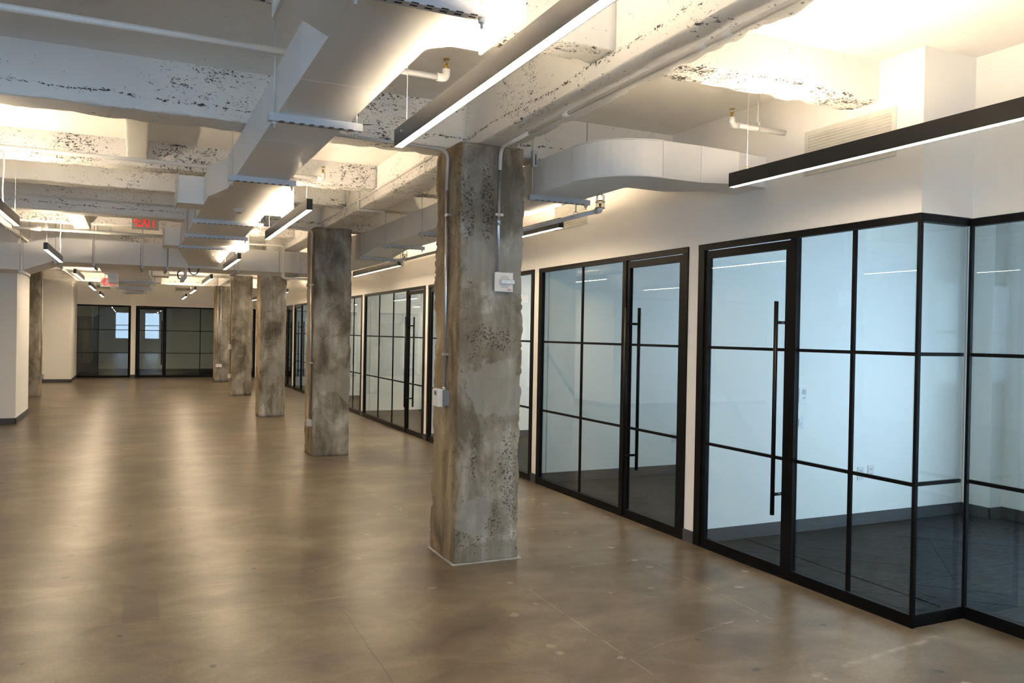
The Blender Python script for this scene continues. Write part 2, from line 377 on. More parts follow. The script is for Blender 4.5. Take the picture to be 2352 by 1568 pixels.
def rough_column(name, x0, x1, y0, y1, h, mat, parent, seed, step=0.03, amp=0.006, chip=0.022):
    """square concrete column, its arrises knocked and uneven"""
    per = []
    def side(a, b, n):
        L_ = math.hypot(b[0]-a[0], b[1]-a[1]); ts = sorted(set([0, 0.012/L_, 0.03/L_] + [t for t in frange(0.03/L_+step/L_, 1-0.03/L_-step/L_, step/L_)] + [1-0.03/L_, 1-0.012/L_]))
        for t in ts: per.append((a[0]+(b[0]-a[0])*t, a[1]+(b[1]-a[1])*t, n, min(t, 1-t)*L_))
    side((x0, y0), (x1, y0), (0, -1)); side((x1, y0), (x1, y1), (1, 0)); side((x1, y1), (x0, y1), (0, 1)); side((x0, y1), (x0, y0), (-1, 0))
    zs = frange(0, h, step); mb = MB(); cx, cy = (x0+x1)/2, (y0+y1)/2; n = len(per)
    for z in zs:
        for x, y, nn, dc in per:
            d = fbm(x*5+seed, y*5, z*5)*amp + fbm(x*1.3+seed, y*1.3+9, z*0.9, 2)*0.006
            k = math.exp(-dc/0.028)
            q = fbm(seed*3+ (1 if x > cx else 0)*7.3, (1 if y > cy else 0)*7.7, z*2.1, 3)
            q2 = fbm(seed*5+(1 if x > cx else 0)*7.3, (1 if y > cy else 0)*7.7, z*11, 3)
            q3 = fbm(seed*7+(1 if x > cx else 0)*7.3, (1 if y > cy else 0)*7.7, z*29, 2)
            e = (max(0.0, q)*chip*0.7 + max(0.0, q2)*chip*0.7 + max(0.0, q3)*chip*0.5 + 0.002)*k
            dx = nn[0]*d - (1 if x > cx else -1)*e; dy = nn[1]*d - (1 if y > cy else -1)*e
            mb.v.append(Vector((x+dx, y+dy, z)))
    for i in range(len(zs)-1):
        for k in range(n):
            k2 = (k+1) % n; mb.face([i*n+k, i*n+k2, (i+1)*n+k2, (i+1)*n+k], True)
    mb.face([k for k in reversed(range(n))]); mb.face([(len(zs)-1)*n+k for k in range(n)])
    return mb.build(name, mat, parent)

def rough_beam(name, axis, a0, a1, b0, b1, z0, z1, mat, parent, seed, step=0.05, amp=0.007, rag=0.022, dr=False, far_step=None, far_at=99):
    """concrete beam running along axis from a0 to a1, section b0..b1 x z0..z1, lower arrises ragged"""
    w = b1-b0; hh = z1-z0; U = []
    zz = [z for z in frange(z1, z0+0.035, 0.05)] + [z0+0.016, z0+0.005]
    U += [(b0, z, 'l') for z in zz]
    U += [(b, z0, 'b') for b in [b0+0.006, b0+0.02] + frange(b0+0.05, b1-0.05, 0.05) + [b1-0.02, b1-0.006]]
    U += [(b1, z, 'r') for z in reversed(zz)]
    A = [a for a in frange(a0, min(a1, far_at), step)]
    if a1 > far_at: A += frange(far_at, a1, far_step)[1:]
    mb = MB(); n = len(U)
    for a in A:
        dd = drift(a) if dr else 0.0
        for b, z, s in U:
            p = (a, b, z); d = fbm(a*4+seed, b*4, z*4)*amp
            kl = math.exp(-(abs(b-b0)+abs(z-z0))/0.02); kr = math.exp(-(abs(b-b1)+abs(z-z0))/0.02)
            el = (max(0, fbm(a*9.0, seed, 1.0, 4)+0.1))*rag*1.6; er = (max(0, fbm(a*9.0, seed, 7.0, 4)+0.1))*rag*1.6
            db = (-d if s == 'l' else d if s == 'r' else 0) + el*kl - er*kr
            dz = (-d if s == 'b' else 0) + el*kl*0.8 + er*kr*0.8
            q = (a, b+db+dd, z+dz) if axis == 'x' else (b+db+dd, a, z+dz)
            mb.v.append(Vector(q))
    for i in range(len(A)-1):
        for k in range(n-1): mb.face([i*n+k, i*n+k+1, (i+1)*n+k+1, (i+1)*n+k], True)
    mb.face(list(range(n))); mb.face([(len(A)-1)*n+k for k in reversed(range(n))])
    return mb.build(name, mat, parent)

W = 4.164          # main face of the glazed wall
SLAB = 3.42
YB = 30.25         # back wall
YR = -3.2          # wall behind the camera
XL = -6.5
FH = 2.44          # height of the glazed frames
XO = 7.62          # outer wall of the offices

# ------------------------------------------------------------------ floor and ceiling
fl = box('floor', (XL-0.2, YR-0.2, -0.15), (W+0.02, YB+0.02, 0.0), 'polished_concrete', kind='structure')
tag(fl, 'polished brown concrete floor of the open hall', 'floor')
MB().box((W+0.02, YR-0.2, -0.15), (4.64, 3.27, 0.0)).build('floor_strip', 'polished_concrete', fl)
of = box('floor', (4.66, YR-0.2, -0.16), (XO+0.2, YB, -0.006), 'carpet_0', kind='structure')
MB().box((W+0.03, 3.30, -0.16), (4.66, YB, -0.006)).build('carpet_base', 'carpet_0', of)
tag(of, 'dark grey carpet floor of the offices behind the right glass wall', 'floor')
bf = box('floor', (XL-0.2, YB+0.03, -0.16), (XO+0.2, 34.4, -0.004), 'carpet_1', kind='structure')
tag(bf, 'dark carpet floor of the room behind the far glass wall', 'floor')
cl = box('ceiling', (XL-0.2, YR-0.2, SLAB), (XO+0.2, 34.4, SLAB+0.2), 'painted_concrete_smooth', kind='structure')
tag(cl, 'white painted concrete slab with rough beams', 'ceiling')

# chevron carpet planks of the two nearest offices
def planks(x0, x1, y0, y1, parent):
    w, l = 0.25, 1.0; meshes = {}
    ang = math.radians(45); c, s = math.cos(ang), math.sin(ang); k = 0
    def put(cx, cy, flip):
        nonlocal k
        # clip to the rectangle
        ux, uy = (c, s) if not flip else (c, -s)
        vx, vy = -uy, ux
        poly = [(cx+ux*a*l/2+vx*b*w/2, cy+uy*a*l/2+vy*b*w/2) for a, b in ((-1, -1), (1, -1), (1, 1), (-1, 1))]
        def clip(poly, ax, val, sgn):
            out = []
            for i in range(len(poly)):
                p, q = poly[i], poly[(i+1) % len(poly)]; dp = (p[ax]-val)*sgn; dq = (q[ax]-val)*sgn
                if dp >= 0: out.append(p)
                if dp*dq < 0: t = dp/(dp-dq); out.append((p[0]+(q[0]-p[0])*t, p[1]+(q[1]-p[1])*t))
            return out
        for ax, val, sg in ((0, x0, 1), (0, x1, -1), (1, y0, 1), (1, y1, -1)):
            poly = clip(poly, ax, val, sg)
            if len(poly) < 3: return
        gx = sum(p[0] for p in poly)/len(poly); gy = sum(p[1] for p in poly)/len(poly)
        poly = [(gx+(p[0]-gx)*0.9985, gy+(p[1]-gy)*0.9985) for p in poly]
        MB().prism(poly, -0.008, 0.001 + 0.0012*(k % 3)).build('carpet_plank', 'carpet_%d' % (k % 3 if flip else (k+1) % 3), parent); k += 1
    W2 = l*c; step = w/c
    x = x0 - W2; col = 0
    while x < x1 + W2:
        y = y0 - l
        while y < y1 + l:
            put(x + W2/2, y + (step*0.5 if col % 2 else 0), bool(col % 2)); y += step
        x += W2; col += 1
planks(4.68, XO, 1.2, 5.30, of)
planks(W+0.06, 4.66, 3.32, 5.30, of)
planks(W+0.06, 6.9, 5.46, 8.15, of)

# beams
def beam(axis, a0, a1, b0, b1, z0, mat='painted_concrete', seed=1.0, **k):
    return rough_beam('ceiling_beam', axis, a0, a1, b0, b1, z0, SLAB+0.01, mat, cl, seed, **k)
beam('y', YR, YB, 2.245, 2.555, 3.078, seed=3.3, step=0.05, dr=True, far_step=0.2, far_at=13.0)
CB = [(0.26, 0.56), (5.70, 6.00), (11.12, 11.42), (16.52, 16.82), (21.95, 22.25), (27.40, 27.70)]
for i, (y0, y1) in enumerate(CB):
    xl = XL if y0 < 16 else -2.6
    st = 0.045 if i == 1 else 0.08 if i < 3 else 0.25
    beam('x', xl, 2.25+drift(y0), y0, y1, 3.077, seed=11+i, step=st)
    beam('x', 2.55+drift(y0), XO, y0, y1, 3.077, seed=21+i, step=st)
IB = [(3.58, 3.83, 3.17, 0), (8.25, 8.50, 3.18, 1), (9.66, 9.90, 3.19, 0), (13.2, 13.45, 3.18, 1), (19.2, 19.45, 3.18, 0), (24.6, 24.85, 3.18, 0)]
for i, (y0, y1, z0, hc) in enumerate(IB):
    xl = XL if y0 < 16 else -2.6
    mt = 'painted_concrete_honeycomb' if hc else 'painted_concrete'
    st = 0.05 if i < 2 else 0.08 if i < 4 else 0.25
    beam('x', xl, 2.25+drift(y0), y0, y1, z0, mt, 31+i, step=st)
    beam('x', 2.55+drift(y0), XO, y0, y1, z0, mt, 41+i, step=st)
# short joists
beam('y', 6.0, 8.25, -0.085, 0.085, 3.225, 'painted_concrete_smooth', 51, step=0.1, rag=0.006)
beam('y', 11.42, 13.75, -0.83, -0.62, 3.15, 'painted_concrete_smooth', 52, step=0.1, rag=0.01)
beam('y', 11.42, 12.8, 1.50, 1.68, 3.15, 'painted_concrete_smooth', 53, step=0.1, rag=0.006)

# ------------------------------------------------------------------ walls
WP = 'white_wall_paint'
def structure(name, label, cat='wall'):
    return thing(name, label, cat, kind='structure')
jambs = [(5.310, 5.440), (8.172, 8.290), (11.985, 12.12), (15.86, 16.025), (19.76, 19.90), (23.68, 23.93), (27.70, YB)]
mb = MB().box((W, 3.28, FH+0.004), (W+0.12, YB, SLAB+0.01))
for a, b in jambs: mb.box((W, a, 0), (W+0.12, b, FH+0.004))
mb.box((W, 3.262, FH+0.004), (4.74, 3.28, SLAB+0.01))
mb.box((4.62, YR, FH+0.004), (4.74, 3.262, SLAB+0.01))
wr = mb.build('wall_right', WP, None, kind='structure'); tag(wr, 'white wall above the glazed office fronts on the right', 'wall')
bb = MB()
for a, b in jambs: bb.box((W-0.012, a, 0), (W+0.001, b, 0.10))
o = bb.build('baseboard_right', 'dark_baseboard', None, kind='structure'); tag(o, 'dark baseboard pieces at the foot of the white jambs', 'baseboard')

# office partitions, outer wall with added windows
for i, (a, b) in enumerate(jambs[:6]):
    o = box('wall_office', (W+0.13, a, 0), (XO, b, SLAB+0.01), WP, kind='structure')
    tag(o, 'white partition between two offices, number %d from the camera' % (i+1), 'wall')
    box('baseboard_office', (W+0.06, a-0.012, 0), (XO-0.001, a-0.0005, 0.11), 'dark_baseboard', kind='structure')['label'] = 'dark baseboard along office partition %d from the camera' % (i+1)
offices = [(YR, 5.31), (5.44, 8.172), (8.29, 11.985), (12.12, 15.86), (16.025, 19.76), (19.90, 23.68), (23.93, 27.70)]
wins = [(1.9, 4.2, 0.15, 2.35), (6.2, 7.4, 0.9, 2.2), (9.5, 10.8, 0.8, 2.5), (13.5, 14.6, 0.9, 2.4), (17.3, 18.5, 0.95, 2.3), (21.2, 22.4, 0.95, 2.3), (25.2, 26.4, 0.95, 2.3)]  # unseen office windows, added to let daylight into the rooms
mb = MB(); ys = YR-0.2
for (a, b, z0, z1) in wins:
    mb.box((XO, ys, 0), (XO+0.25, a, SLAB+0.01)); mb.box((XO, a, 0), (XO+0.25, b, z0)); mb.box((XO, a, z1), (XO+0.25, b, SLAB+0.01)); ys = b
mb.box((XO, ys, 0), (XO+0.25, 34.4, SLAB+0.01))
mb.box((XO-0.18, 5.02, 0), (XO, 5.30, SLAB+0.01))
o = mb.build('wall_outer', WP, None, kind='structure'); tag(o, 'white outer wall of the offices with openings for added windows', 'wall')
o = MB().box((XO-0.013, YR, 0), (XO-0.0005, 5.02, 0.11)).box((XO-0.193, 5.008, 0), (XO-0.181, 5.298, 0.11)).box((XO-0.193, 5.008, 0), (XO-0.013, 5.0195, 0.11)).build('baseboard_outer', 'dark_baseboard', None, kind='structure')
tag(o, 'dark baseboard along the outer wall of the nearest office', 'baseboard')
WN = 0
def sash_window(axis, a, b, z0, z1, c, label):
    """double-hung window in an opening; axis 'x' = opening spans x at y=c, 'y' = spans y at x=c"""
    global WN; WN += 1
    P = (lambda u, n, z: (u, c+n, z)) if axis == 'x' else (lambda u, n, z: (c+n, u, z))
    t = thing('window_%d' % WN, label, 'window', P((a+b)/2, 0, z0), kind='structure')
    fw = 0.05; zm = (z0+z1)/2+0.02
    for name, p, q in (('jamb', (a, -.04, z0), (a+fw, .04, z1)), ('jamb', (b-fw, -.04, z0), (b, .04, z1)), ('head', (a+fw, -.04, z1-fw), (b-fw, .04, z1)), ('sill', (a+fw, -.04, z0), (b-fw, .04, z0+fw)), ('meeting_rail', (a+fw, -.03, zm-.025), (b-fw, .03, zm+.025))):
        box(name, P(*p), P(*q), 'grey_box', t)
    box('pane', P(a+fw, -.006, z0+fw), P(b-fw, -.003, zm-.025), 'window_glass', t)
    box('pane', P(a+fw, .006, zm+.025), P(b-fw, .009, z1-fw), 'window_glass', t)
for i, (a, b, z0, z1) in enumerate(wins):
    sash_window('y', a, b, z0, z1, XO+0.12, 'unseen window added for daylight in the outer wall of office %d from the camera' % (i+1))
    portal('daylight_portal', (XO+0.19, (a+b)/2, (z0+z1)/2), (0, math.radians(90), 0), z1-z0, b-a)
# wall behind the camera
rw = [(-6.3, -5.2), (-4.7, -3.7), (-1.27, -0.27), (0.64, 1.66)]  # left pair added for daylight, right pair known from far-glass reflections
mb = MB(); xs = XL-0.2
for a, b in rw:
    mb.box((xs, YR-0.25, 0), (a, YR, SLAB+0.01)); mb.box((a, YR-0.25, 0), (b, YR, 0.90)); mb.box((a, YR-0.25, 2.82), (b, YR, SLAB+0.01)); xs = b
mb.box((xs, YR-0.25, 0), (XO+0.25, YR, SLAB+0.01))
o = mb.build('wall_rear', WP, None, kind='structure'); tag(o, 'white wall behind the camera with four sash windows, the left pair added', 'wall')
for i, (a, b) in enumerate(rw):
    sash_window('x', a, b, 0.90, 2.82, YR-0.12, 'sash window %d from the left in the wall behind the camera, left pair added for daylight' % (i+1))
    portal('daylight_portal', ((a+b)/2, YR-0.2, 1.86), (math.radians(90), 0, 0), b-a, 1.92)
# left side
lw = [(1.7, 2.5)]  # unseen window, added to throw daylight on the near ducts and floor
mb = MB(); ys = YR-0.2
for a, b in lw:
    mb.box((XL-0.2, ys, 0), (XL, a, SLAB+0.01)); mb.box((XL-0.2, a, 0), (XL, b, 0.90)); mb.box((XL-0.2, a, 2.82), (XL, b, SLAB+0.01)); ys = b
mb.box((XL-0.2, ys, 0), (XL, 16.12, SLAB+0.01))
o = mb.build('wall_left', WP, None, kind='structure'); tag(o, 'white far left wall of the hall', 'wall')
for i, (a, b) in enumerate(lw):
    sash_window('y', a, b, 0.90, 2.82, XL-0.1, 'unseen sash window added for daylight in the far left wall, ' + 'beside the camera')
    portal('daylight_portal', (XL-0.17, (a+b)/2, 1.86), (0, math.radians(-90), 0), 1.92, b-a)
mb = MB().box((XL-0.2, 16.12, 0), (-1.835, 17.92, SLAB+0.01)).box((XL-0.2, 17.92, 0), (-2.62, 27.79, SLAB+0.01)).box((XL-0.2, 27.79, 0), (-1.735, YB+0.1, SLAB+0.01))
o = mb.build('wall_left', WP, None, kind='structure'); tag(o, 'white projecting walls along the left side of the corridor', 'wall')
o = MB().box((XL, 16.107, 0), (-1.822, 16.1195, 0.10)).box((-1.8345, 16.107, 0), (-1.822, 17.92, 0.10)).box((-2.619, 27.777, 0), (-1.722, 27.7895, 0.10)).box((-1.7345, 27.777, 0), (-1.722, YB-0.02, 0.10)).box((-2.6195, 17.93, 0), (-2.607, 27.77, 0.10)).build('baseboard_left', 'dark_baseboard', None, kind='structure')
tag(o, 'dark baseboard around the projecting walls on the left', 'baseboard')
# back wall and the room behind it
mb = MB().box((-1.80, YB, FH+0.004), (W, YB+0.12, SLAB+0.01)).box((-0.118, YB, 0), (0.030, YB+0.12, FH+0.004)).box((3.95, YB, 0), (W+0.2, YB+0.12, FH+0.004))
o = mb.build('wall_back', WP, None, kind='structure'); tag(o, 'white far end wall above the dark glazed front', 'wall')
box('baseboard_back', (-0.118, YB-0.012, 0), (0.030, YB-0.0005, 0.10), 'dark_baseboard', kind='structure')['label'] = 'dark baseboard at the white pier in the far glazed wall'
mb = MB().box((XL, 34.2, 0), (XO+0.2, 34.4, SLAB)).box((-3.0, YB+0.13, 0), (-2.9, 34.2, SLAB)).box((W+0.2, YB+0.13, 0), (W+0.3, 34.2, SLAB)).box((-0.118, YB+0.13, 0), (0.03, 34.2, SLAB))
o = mb.build('wall_beyond', WP, None, kind='structure'); tag(o, 'wall of the unlit room beyond the far glass front', 'wall')
o = MB().box((0.03, 34.18, 0), (W+0.2, 34.199, 0.12)).box((-2.9, 34.18, 0), (-0.12, 34.199, 0.12)).build('baseboard_beyond', 'dark_baseboard', None, kind='structure')
tag(o, 'dark baseboard in the unlit room beyond the far glass front', 'baseboard')
t = thing('door_1', 'dark door in the unlit room beyond the far glass front', 'door', (-1.8, 34.15, 0), kind='structure')
box('leaf', (-2.2, 34.14, 0.01), (-1.3, 34.179, 2.10), 'dark_door', t); box('frame', (-1.3, 34.14, 0), (-1.24, 34.179, 2.16), 'dark_door', t); box('frame', (-2.26, 34.14, 0), (-2.2, 34.179, 2.16), 'dark_door', t)
# ------------------------------------------------------------------ glazed fronts
BM = 'black_metal'
DN = 1
class Wall:
    """local frame of a glazed wall: u along it, n towards the hall, z up"""
    def __init__(s, axis, c, sgn): s.axis, s.c, s.sgn = axis, c, sgn
    def P(s, u, n, z): return (s.c+s.sgn*n, u, z) if s.axis == 'y' else (u, s.c+s.sgn*n, z)
Z1, Z2 = 1.612, 0.838          # heights of the two glazing bars
GN = -0.020                    # glass plane
def bx(w, name, u0, u1, n0, n1, z0, z1, mat, par, **k): return box(name, w.P(u0, n0, z0), w.P(u1, n1, z1), mat, par, **k)
def lights_of(w, u0, u1, z0, z1, par, bars=(Z2, Z1), bw=0.011):
    zs = [z0] + list(bars) + [z1]
    for b in bars: bx(w, 'glazing_bar', u0, u1, GN-0.009, GN+0.009, b-bw, b+bw, BM, par)
    for i in range(len(zs)-1):
        bx(w, 'pane', u0, u1, GN-0.003, GN+0.003, zs[i]+(bw if i else 0), zs[i+1]-(bw if i < len(zs)-2 else 0), 'partition_glass', par)
def handle(w, u, par, z0=0.44, z1=1.955, off=0.072):
    for sg in (1, -1):
        n = GN+sg*off
        h = MB().cyl(w.P(u, n, z0), w.P(u, n, z1), 0.0155, 12).build('pull_handle', 'black_satin', par)
        for z in (0.585, 1.805): MB().cyl(w.P(u, GN+sg*0.004, z), w.P(u, n, z), 0.0115, 10).build('standoff', 'black_satin', h)
def glass_door(w, a, b, label, hinge_low):
    """leaf between a and b; handle near a if not hinge_low else near b"""
    global DN; DN += 1
    t = thing('door_%d' % DN, label, 'door', w.P((a+b)/2, 0, 0), kind='structure')
    sw = 0.048; n0, n1 = GN-0.018, GN+0.018
    bx(w, 'stile', a, a+sw, n0, n1, 0.012, 2.385, BM, t); bx(w, 'stile', b-sw, b, n0, n1, 0.012, 2.385, BM, t)
    bx(w, 'top_rail', a+sw, b-sw, n0, n1, 2.325, 2.385, BM, t); bx(w, 'bottom_rail', a+sw, b-sw, n0, n1, 0.012, 0.078, BM, t)
    lights_of(w, a+sw, b-sw, 0.078, 2.325, t)
    hu = (b-sw-0.03) if hinge_low else (a+sw+0.03)
    handle(w, hu, t)
    return t
def glazed_front(w, u0, u1, label, mull=(), door=None, end_posts=(True, True), post=None, head=(0.0, 0.0), group=None):
    """frame from u0 to u1; mull = mullion centres; door = (a, b) opening; post = (a,b) heavy post"""
    t = thing('glass_partition', label, 'partition', w.P((u0+u1)/2, 0, 0), group)
    n0, n1 = -0.034, 0.010
    bx(w, 'header', u0-head[0], u1+head[1], n0, n1, 2.395, FH, BM, t)
    pw = 0.075; lo, hi = u0, u1
    if end_posts[0]: bx(w, 'post', u0, u0+pw, n0, n1-0.002, 0, 2.395, BM, t); lo = u0+pw
    if end_posts[1]: bx(w, 'post', u1-pw, u1, n0, n1-0.002, 0, 2.395, BM, t); hi = u1-pw
    spans = [(lo, hi)]
    if door:
        spans = []
        if door[0]-lo > 0.05: spans.append((lo, door[0]))
        if hi-door[1] > 0.05: spans.append((door[1], hi))
        bx(w, 'threshold', door[0], door[1], n0, n1-0.002, 0, 0.010, BM, t)
    for a, b in spans:
        if door and abs(b-door[0]) < 1e-6: bx(w, 'post', b-0.062, b, n0, n1-0.002, 0, 2.395, BM, t); b -= 0.062
        if door and abs(a-door[1]) < 1e-6: bx(w, 'post', a, a+0.062, n0, n1-0.002, 0, 2.395, BM, t); a += 0.062
        bx(w, 'sill', a, b, n0, n1-0.002, 0, 0.074, BM, t)
        ms = [m_ for m_ in mull if a < m_ < b]; e = [a]
        for m_ in sorted(ms):
            bx(w, 'mullion', m_-0.013, m_+0.013, GN-0.009, GN+0.009, 0.074, 2.395, BM, t); e += [m_-0.013, m_+0.013]
        e.append(b)
        for k in range(0, len(e), 2): lights_of(w, e[k], e[k+1], 0.074, 2.395, t)
    return t
R = Wall('y', W, -1)
R2 = Wall('y', 4.62, -1)
RT = Wall('x', 3.28, -1)
BK = Wall('x', YB, -1)
# A: nearest front, with its return and the run towards the camera
glazed_front(R, 3.278, 5.308, 'black framed glass front nearest the camera, two fixed bays beside its door', (3.755,), (4.29, 5.232), (False, True))
t = thing('glass_partition', 'narrow glass return at the projecting corner of the nearest glass front', 'partition', (4.39, 3.28, 0))
box('post', (W-0.010, 3.256, 0), (W+0.014, 3.277, FH), BM, t)
box('header', (W+0.014, 3.262, 2.395), (4.605, 3.31, FH), BM, t); box('sill', (W+0.014, 3.262, 0), (4.605, 3.31, 0.074), BM, t)
lights_of(RT, W+0.014, 4.605, 0.074, 2.395, t)
for m_ in t.children: pass
t2 = glazed_front(R2, YR+0.02, 3.276, 'tall glass front stepping back at the right edge', (2.35, 1.45, 0.55, -0.35, -1.25, -2.2), None, (True, False))
bx(R2, 'post', 3.258, 3.276, -0.016, 0.008, 0.074, 2.395, BM, t2)
glass_door(R, 4.292, 5.230, 'black framed glass door of the nearest office, long pull bar on its right', False)
# B
glazed_front(R, 5.442, 8.168, 'black framed glass front between the concrete column and the nearest office', (7.218,), (5.519, 6.372))
glass_door(R, 5.521, 6.370, 'black framed glass door of the second office, long pull bar on its left', True)
glazed_front(R, 8.292, 11.983, 'black framed glass front half hidden behind the nearest concrete column', (10.0, 9.15), (10.96, 11.906))
glass_door(R, 10.962, 11.904, 'glass door half hidden behind the nearest concrete column', False)
glazed_front(R, 12.122, 15.858, 'black framed glass front seen between the first and second concrete columns', (14.833, 13.921), (12.199, 13.05))
glass_door(R, 12.201, 13.048, 'glass door just left of the nearest concrete column', True)
glazed_front(R, 16.027, 19.758, 'fifth glass front along the right wall, its edge beside the second column', (16.78, 17.7), (18.75, 19.68))
glass_door(R, 18.752, 19.678, 'glass door hidden behind the second concrete column', False)
glazed_front(R, 19.902, 23.678, 'sixth glass front along the right wall, seen left of the second column', (21.84, 20.9), (22.62, 23.601))
glass_door(R, 22.622, 23.599, 'far glass door just left of the second concrete column', False)
glazed_front(R, 23.932, 27.698, 'farthest glass front along the right wall', (26.8, 25.8), (24.009, 24.75))
glass_door(R, 24.011, 24.748, 'farthest glass door on the right wall, beside the third column', True)
# back
glazed_front(BK, -2.10, -0.120, 'dark glass front left of the white pier in the far wall', (-1.097,), None, (True, True))
glazed_front(BK, 0.032, 3.948, 'dark glass front right of the white pier in the far wall', (2.087, 2.97), (0.090, 0.93), (True, True))
glass_door(BK, 0.109, 0.928, 'glass door in the far dark glass front', True)

# ------------------------------------------------------------------ concrete columns
COLS = [(2.125, 2.652, 5.462, 5.99, 'nearest bare concrete column, carrying the fire alarm'),
        (2.170, 2.680, 10.90, 11.43, 'second bare concrete column, with a long conduit down its left edge'),
        (2.212, 2.712, 16.30, 16.83, 'third bare concrete column from the camera, without any conduit'),
        (2.252, 2.758, 21.70, 22.23, 'fourth bare concrete column, a conduit box low on its left side'),
        (2.325, 2.840, 27.40, 27.90, 'farthest bare concrete column, two conduits down to small boxes')]
for i, (x0, x1, y0, y1, lb) in enumerate(COLS):
    t = thing('concrete_column', lb, 'column', ((x0+x1)/2, (y0+y1)/2, 0), 'row of concrete columns')
    rough_column('shaft', x0, x1, y0, y1, 3.082, 'bare_concrete', t, 3.7*i+1.3, step=[0.02, 0.03, 0.05, 0.06, 0.08][i], chip=0.026 if i == 0 else 0.022)
    if i == 0:
        MB().prism([(x0-0.018, y0-0.02), (x1+0.012, y0-0.018), (x1+0.012, y1), (x0-0.018, y1)], 0.0, 0.006).build('floor_joint', 'caulk', t)
t = thing('concrete_column', 'dark concrete column standing by the left wall', 'column', (-2.3, 22.4, 0))
rough_column('shaft', -2.56, -2.03, 22.12, 22.62, SLAB, 'bare_concrete', t, 44.0, step=0.06)

# ------------------------------------------------------------------ ducts
DP = 'duct_paint'
GAP = 0.004
def reg(par, x, y0, y1, z0, z1, sg):
    """air register on the end of a branch, facing +x or -x"""
    r = MB()
    fw = 0.022; x1 = x+sg*0.012
    r.box((x, y0-0.012, z0-0.008), (x1, y0+fw, z1+0.008)).box((x, y1-fw, z0-0.008), (x1, y1+0.012, z1+0.008))
    r.box((x, y0+fw, z0-0.008), (x1, y1-fw, z0+fw)).box((x, y0+fw, z1-fw), (x1, y1-fw, z1+0.008))
    ro = r.build('register', 'grille_paint', par)
    n = 6; zz = z1-z0-2*fw
    for k in range(n):
        z = z0+fw+zz*(k+0.5)/n
        MB().hexa([(x-sg*0.012, y0+fw, z-0.008), (x+sg*0.006, y0+fw, z-0.016), (x+sg*0.006, y1-fw, z-0.016), (x-sg*0.012, y1-fw, z-0.008), (x-sg*0.012, y0+fw, z-0.005), (x+sg*0.006, y0+fw, z-0.013), (x+sg*0.006, y1-fw, z-0.013), (x-sg*0.012, y1-fw, z-0.005)]).build('slat', 'grille_paint', ro)
def sect(par, poly, z0, z1, name='duct_section'): return MB().prism(poly, z0, z1).build(name, DP, par)
MZ0, MZ1 = 2.81, 3.06
md = thing('air_duct', 'long white duct overhead, running from the top of the photo to the cross duct', 'duct', (0.84, 2.0, MZ0))
ysec = [YR+0.3, -1.4, 0.4, 1.6, 2.56, 3.68, 4.95, 6.22, 6.80]
for a, b in zip(ysec[:-1], ysec[1:]): sect(md, [(0.657, a+GAP), (1.031, a+GAP), (1.031, b-GAP), (0.657, b-GAP)], MZ0, MZ1)
sect(md, [(0.657, 6.80), (1.031, 6.80), (1.112, 7.30-GAP), (0.551, 7.30-GAP)], MZ0, MZ1, 'duct_flare')
ys2 = [7.30, 8.75, 9.95, 11.1, 12.35]
xr = lambda y: min(1.235, 1.112+0.028*(y-7.3))
for a, b in zip(ys2[:-1], ys2[1:]): sect(md, [(0.551, a+GAP), (xr(a), a+GAP), (xr(b), b-GAP), (0.551, b-GAP)], MZ0, MZ1)
MB().hexa([(0.551, 12.36, MZ0), (1.235, 12.36, MZ0), (1.245, 14.395, 2.735), (0.80, 14.395, 2.735), (0.551, 12.36, MZ1), (1.235, 12.36, MZ1), (1.245, 14.395, 3.05), (0.80, 14.395, 3.05)]).build('duct_flare', DP, md)
def branch(x_in, x_out, y0, y1, throat):
    sg = 1 if x_out > x_in else -1
    x_in2 = x_in + sg*0.0015
    sect(md, [(x_in2, y0), (x_out, y0), (x_out, y1), (x_in2+sg*throat, y1), (x_in2, y1+throat)], MZ0+0.002, MZ1-0.002, 'branch')
    reg(md, x_out, y0, y1, MZ0+0.002, MZ1-0.002, sg)
branch(1.031, 1.235, 2.605, 2.985, 0.08); branch(0.657, 0.445, 2.605, 3.0, 0.11)
branch(1.13, 1.297, 7.58, 8.19, 0.02); branch(0.551, 0.335, 7.80, 8.17, 0.02)
branch(1.236, 1.42, 11.76, 12.25, 0.02); branch(0.551, 0.35, 11.85, 12.3, 0.02)

# cross duct
CZ0, CZ1, CY0, CY1 = 2.70, 3.07, 14.40, 15.50
xd = thing('air_duct', 'wide white duct crossing the hall from left to right', 'duct', (1, 15, CZ0))
xs = [-1.17, -0.62, 0.075, 0.48, 1.52, 2.26, 3.285]
for a, b in zip(xs[:-1], xs[1:]): sect(xd, [(a+GAP, CY0), (b-GAP, CY0), (b-GAP, CY1), (a+GAP, CY1)], CZ0, CZ1)
MB().hexa([(-1.56, CY0, 2.547), (-1.17, CY0, 2.70), (-1.17, CY1, 2.70), (-1.56, CY1, 2.547), (-1.56, CY0, 2.955), (-1.17, CY0, CZ1), (-1.17, CY1, CZ1), (-1.56, CY1, 2.955)]).build('duct_offset', DP, xd)
for a, b in ((-2.9, -1.56), (-4.6, -2.9), (-6.3, -4.6)): sect(xd, [(a+GAP, CY0), (b-GAP, CY0), (b-GAP, CY1), (a+GAP, CY1)], 2.547, 2.955)
# branch duct beside the glazed wall
bd = thing('air_duct', 'white duct with a curved elbow going into the right wall', 'duct', (3.06, 8, 2.79))
bz0, bz1 = 2.79, 3.05
arc = [(3.302-0.46*math.cos(a), 5.09-0.46*math.sin(a)) for a in [i*math.pi/2/14 for i in range(15)]]
sect(bd, arc + [(3.302, 5.06), (3.29, 5.065), (3.28, 5.09)], bz0, bz1, 'elbow')
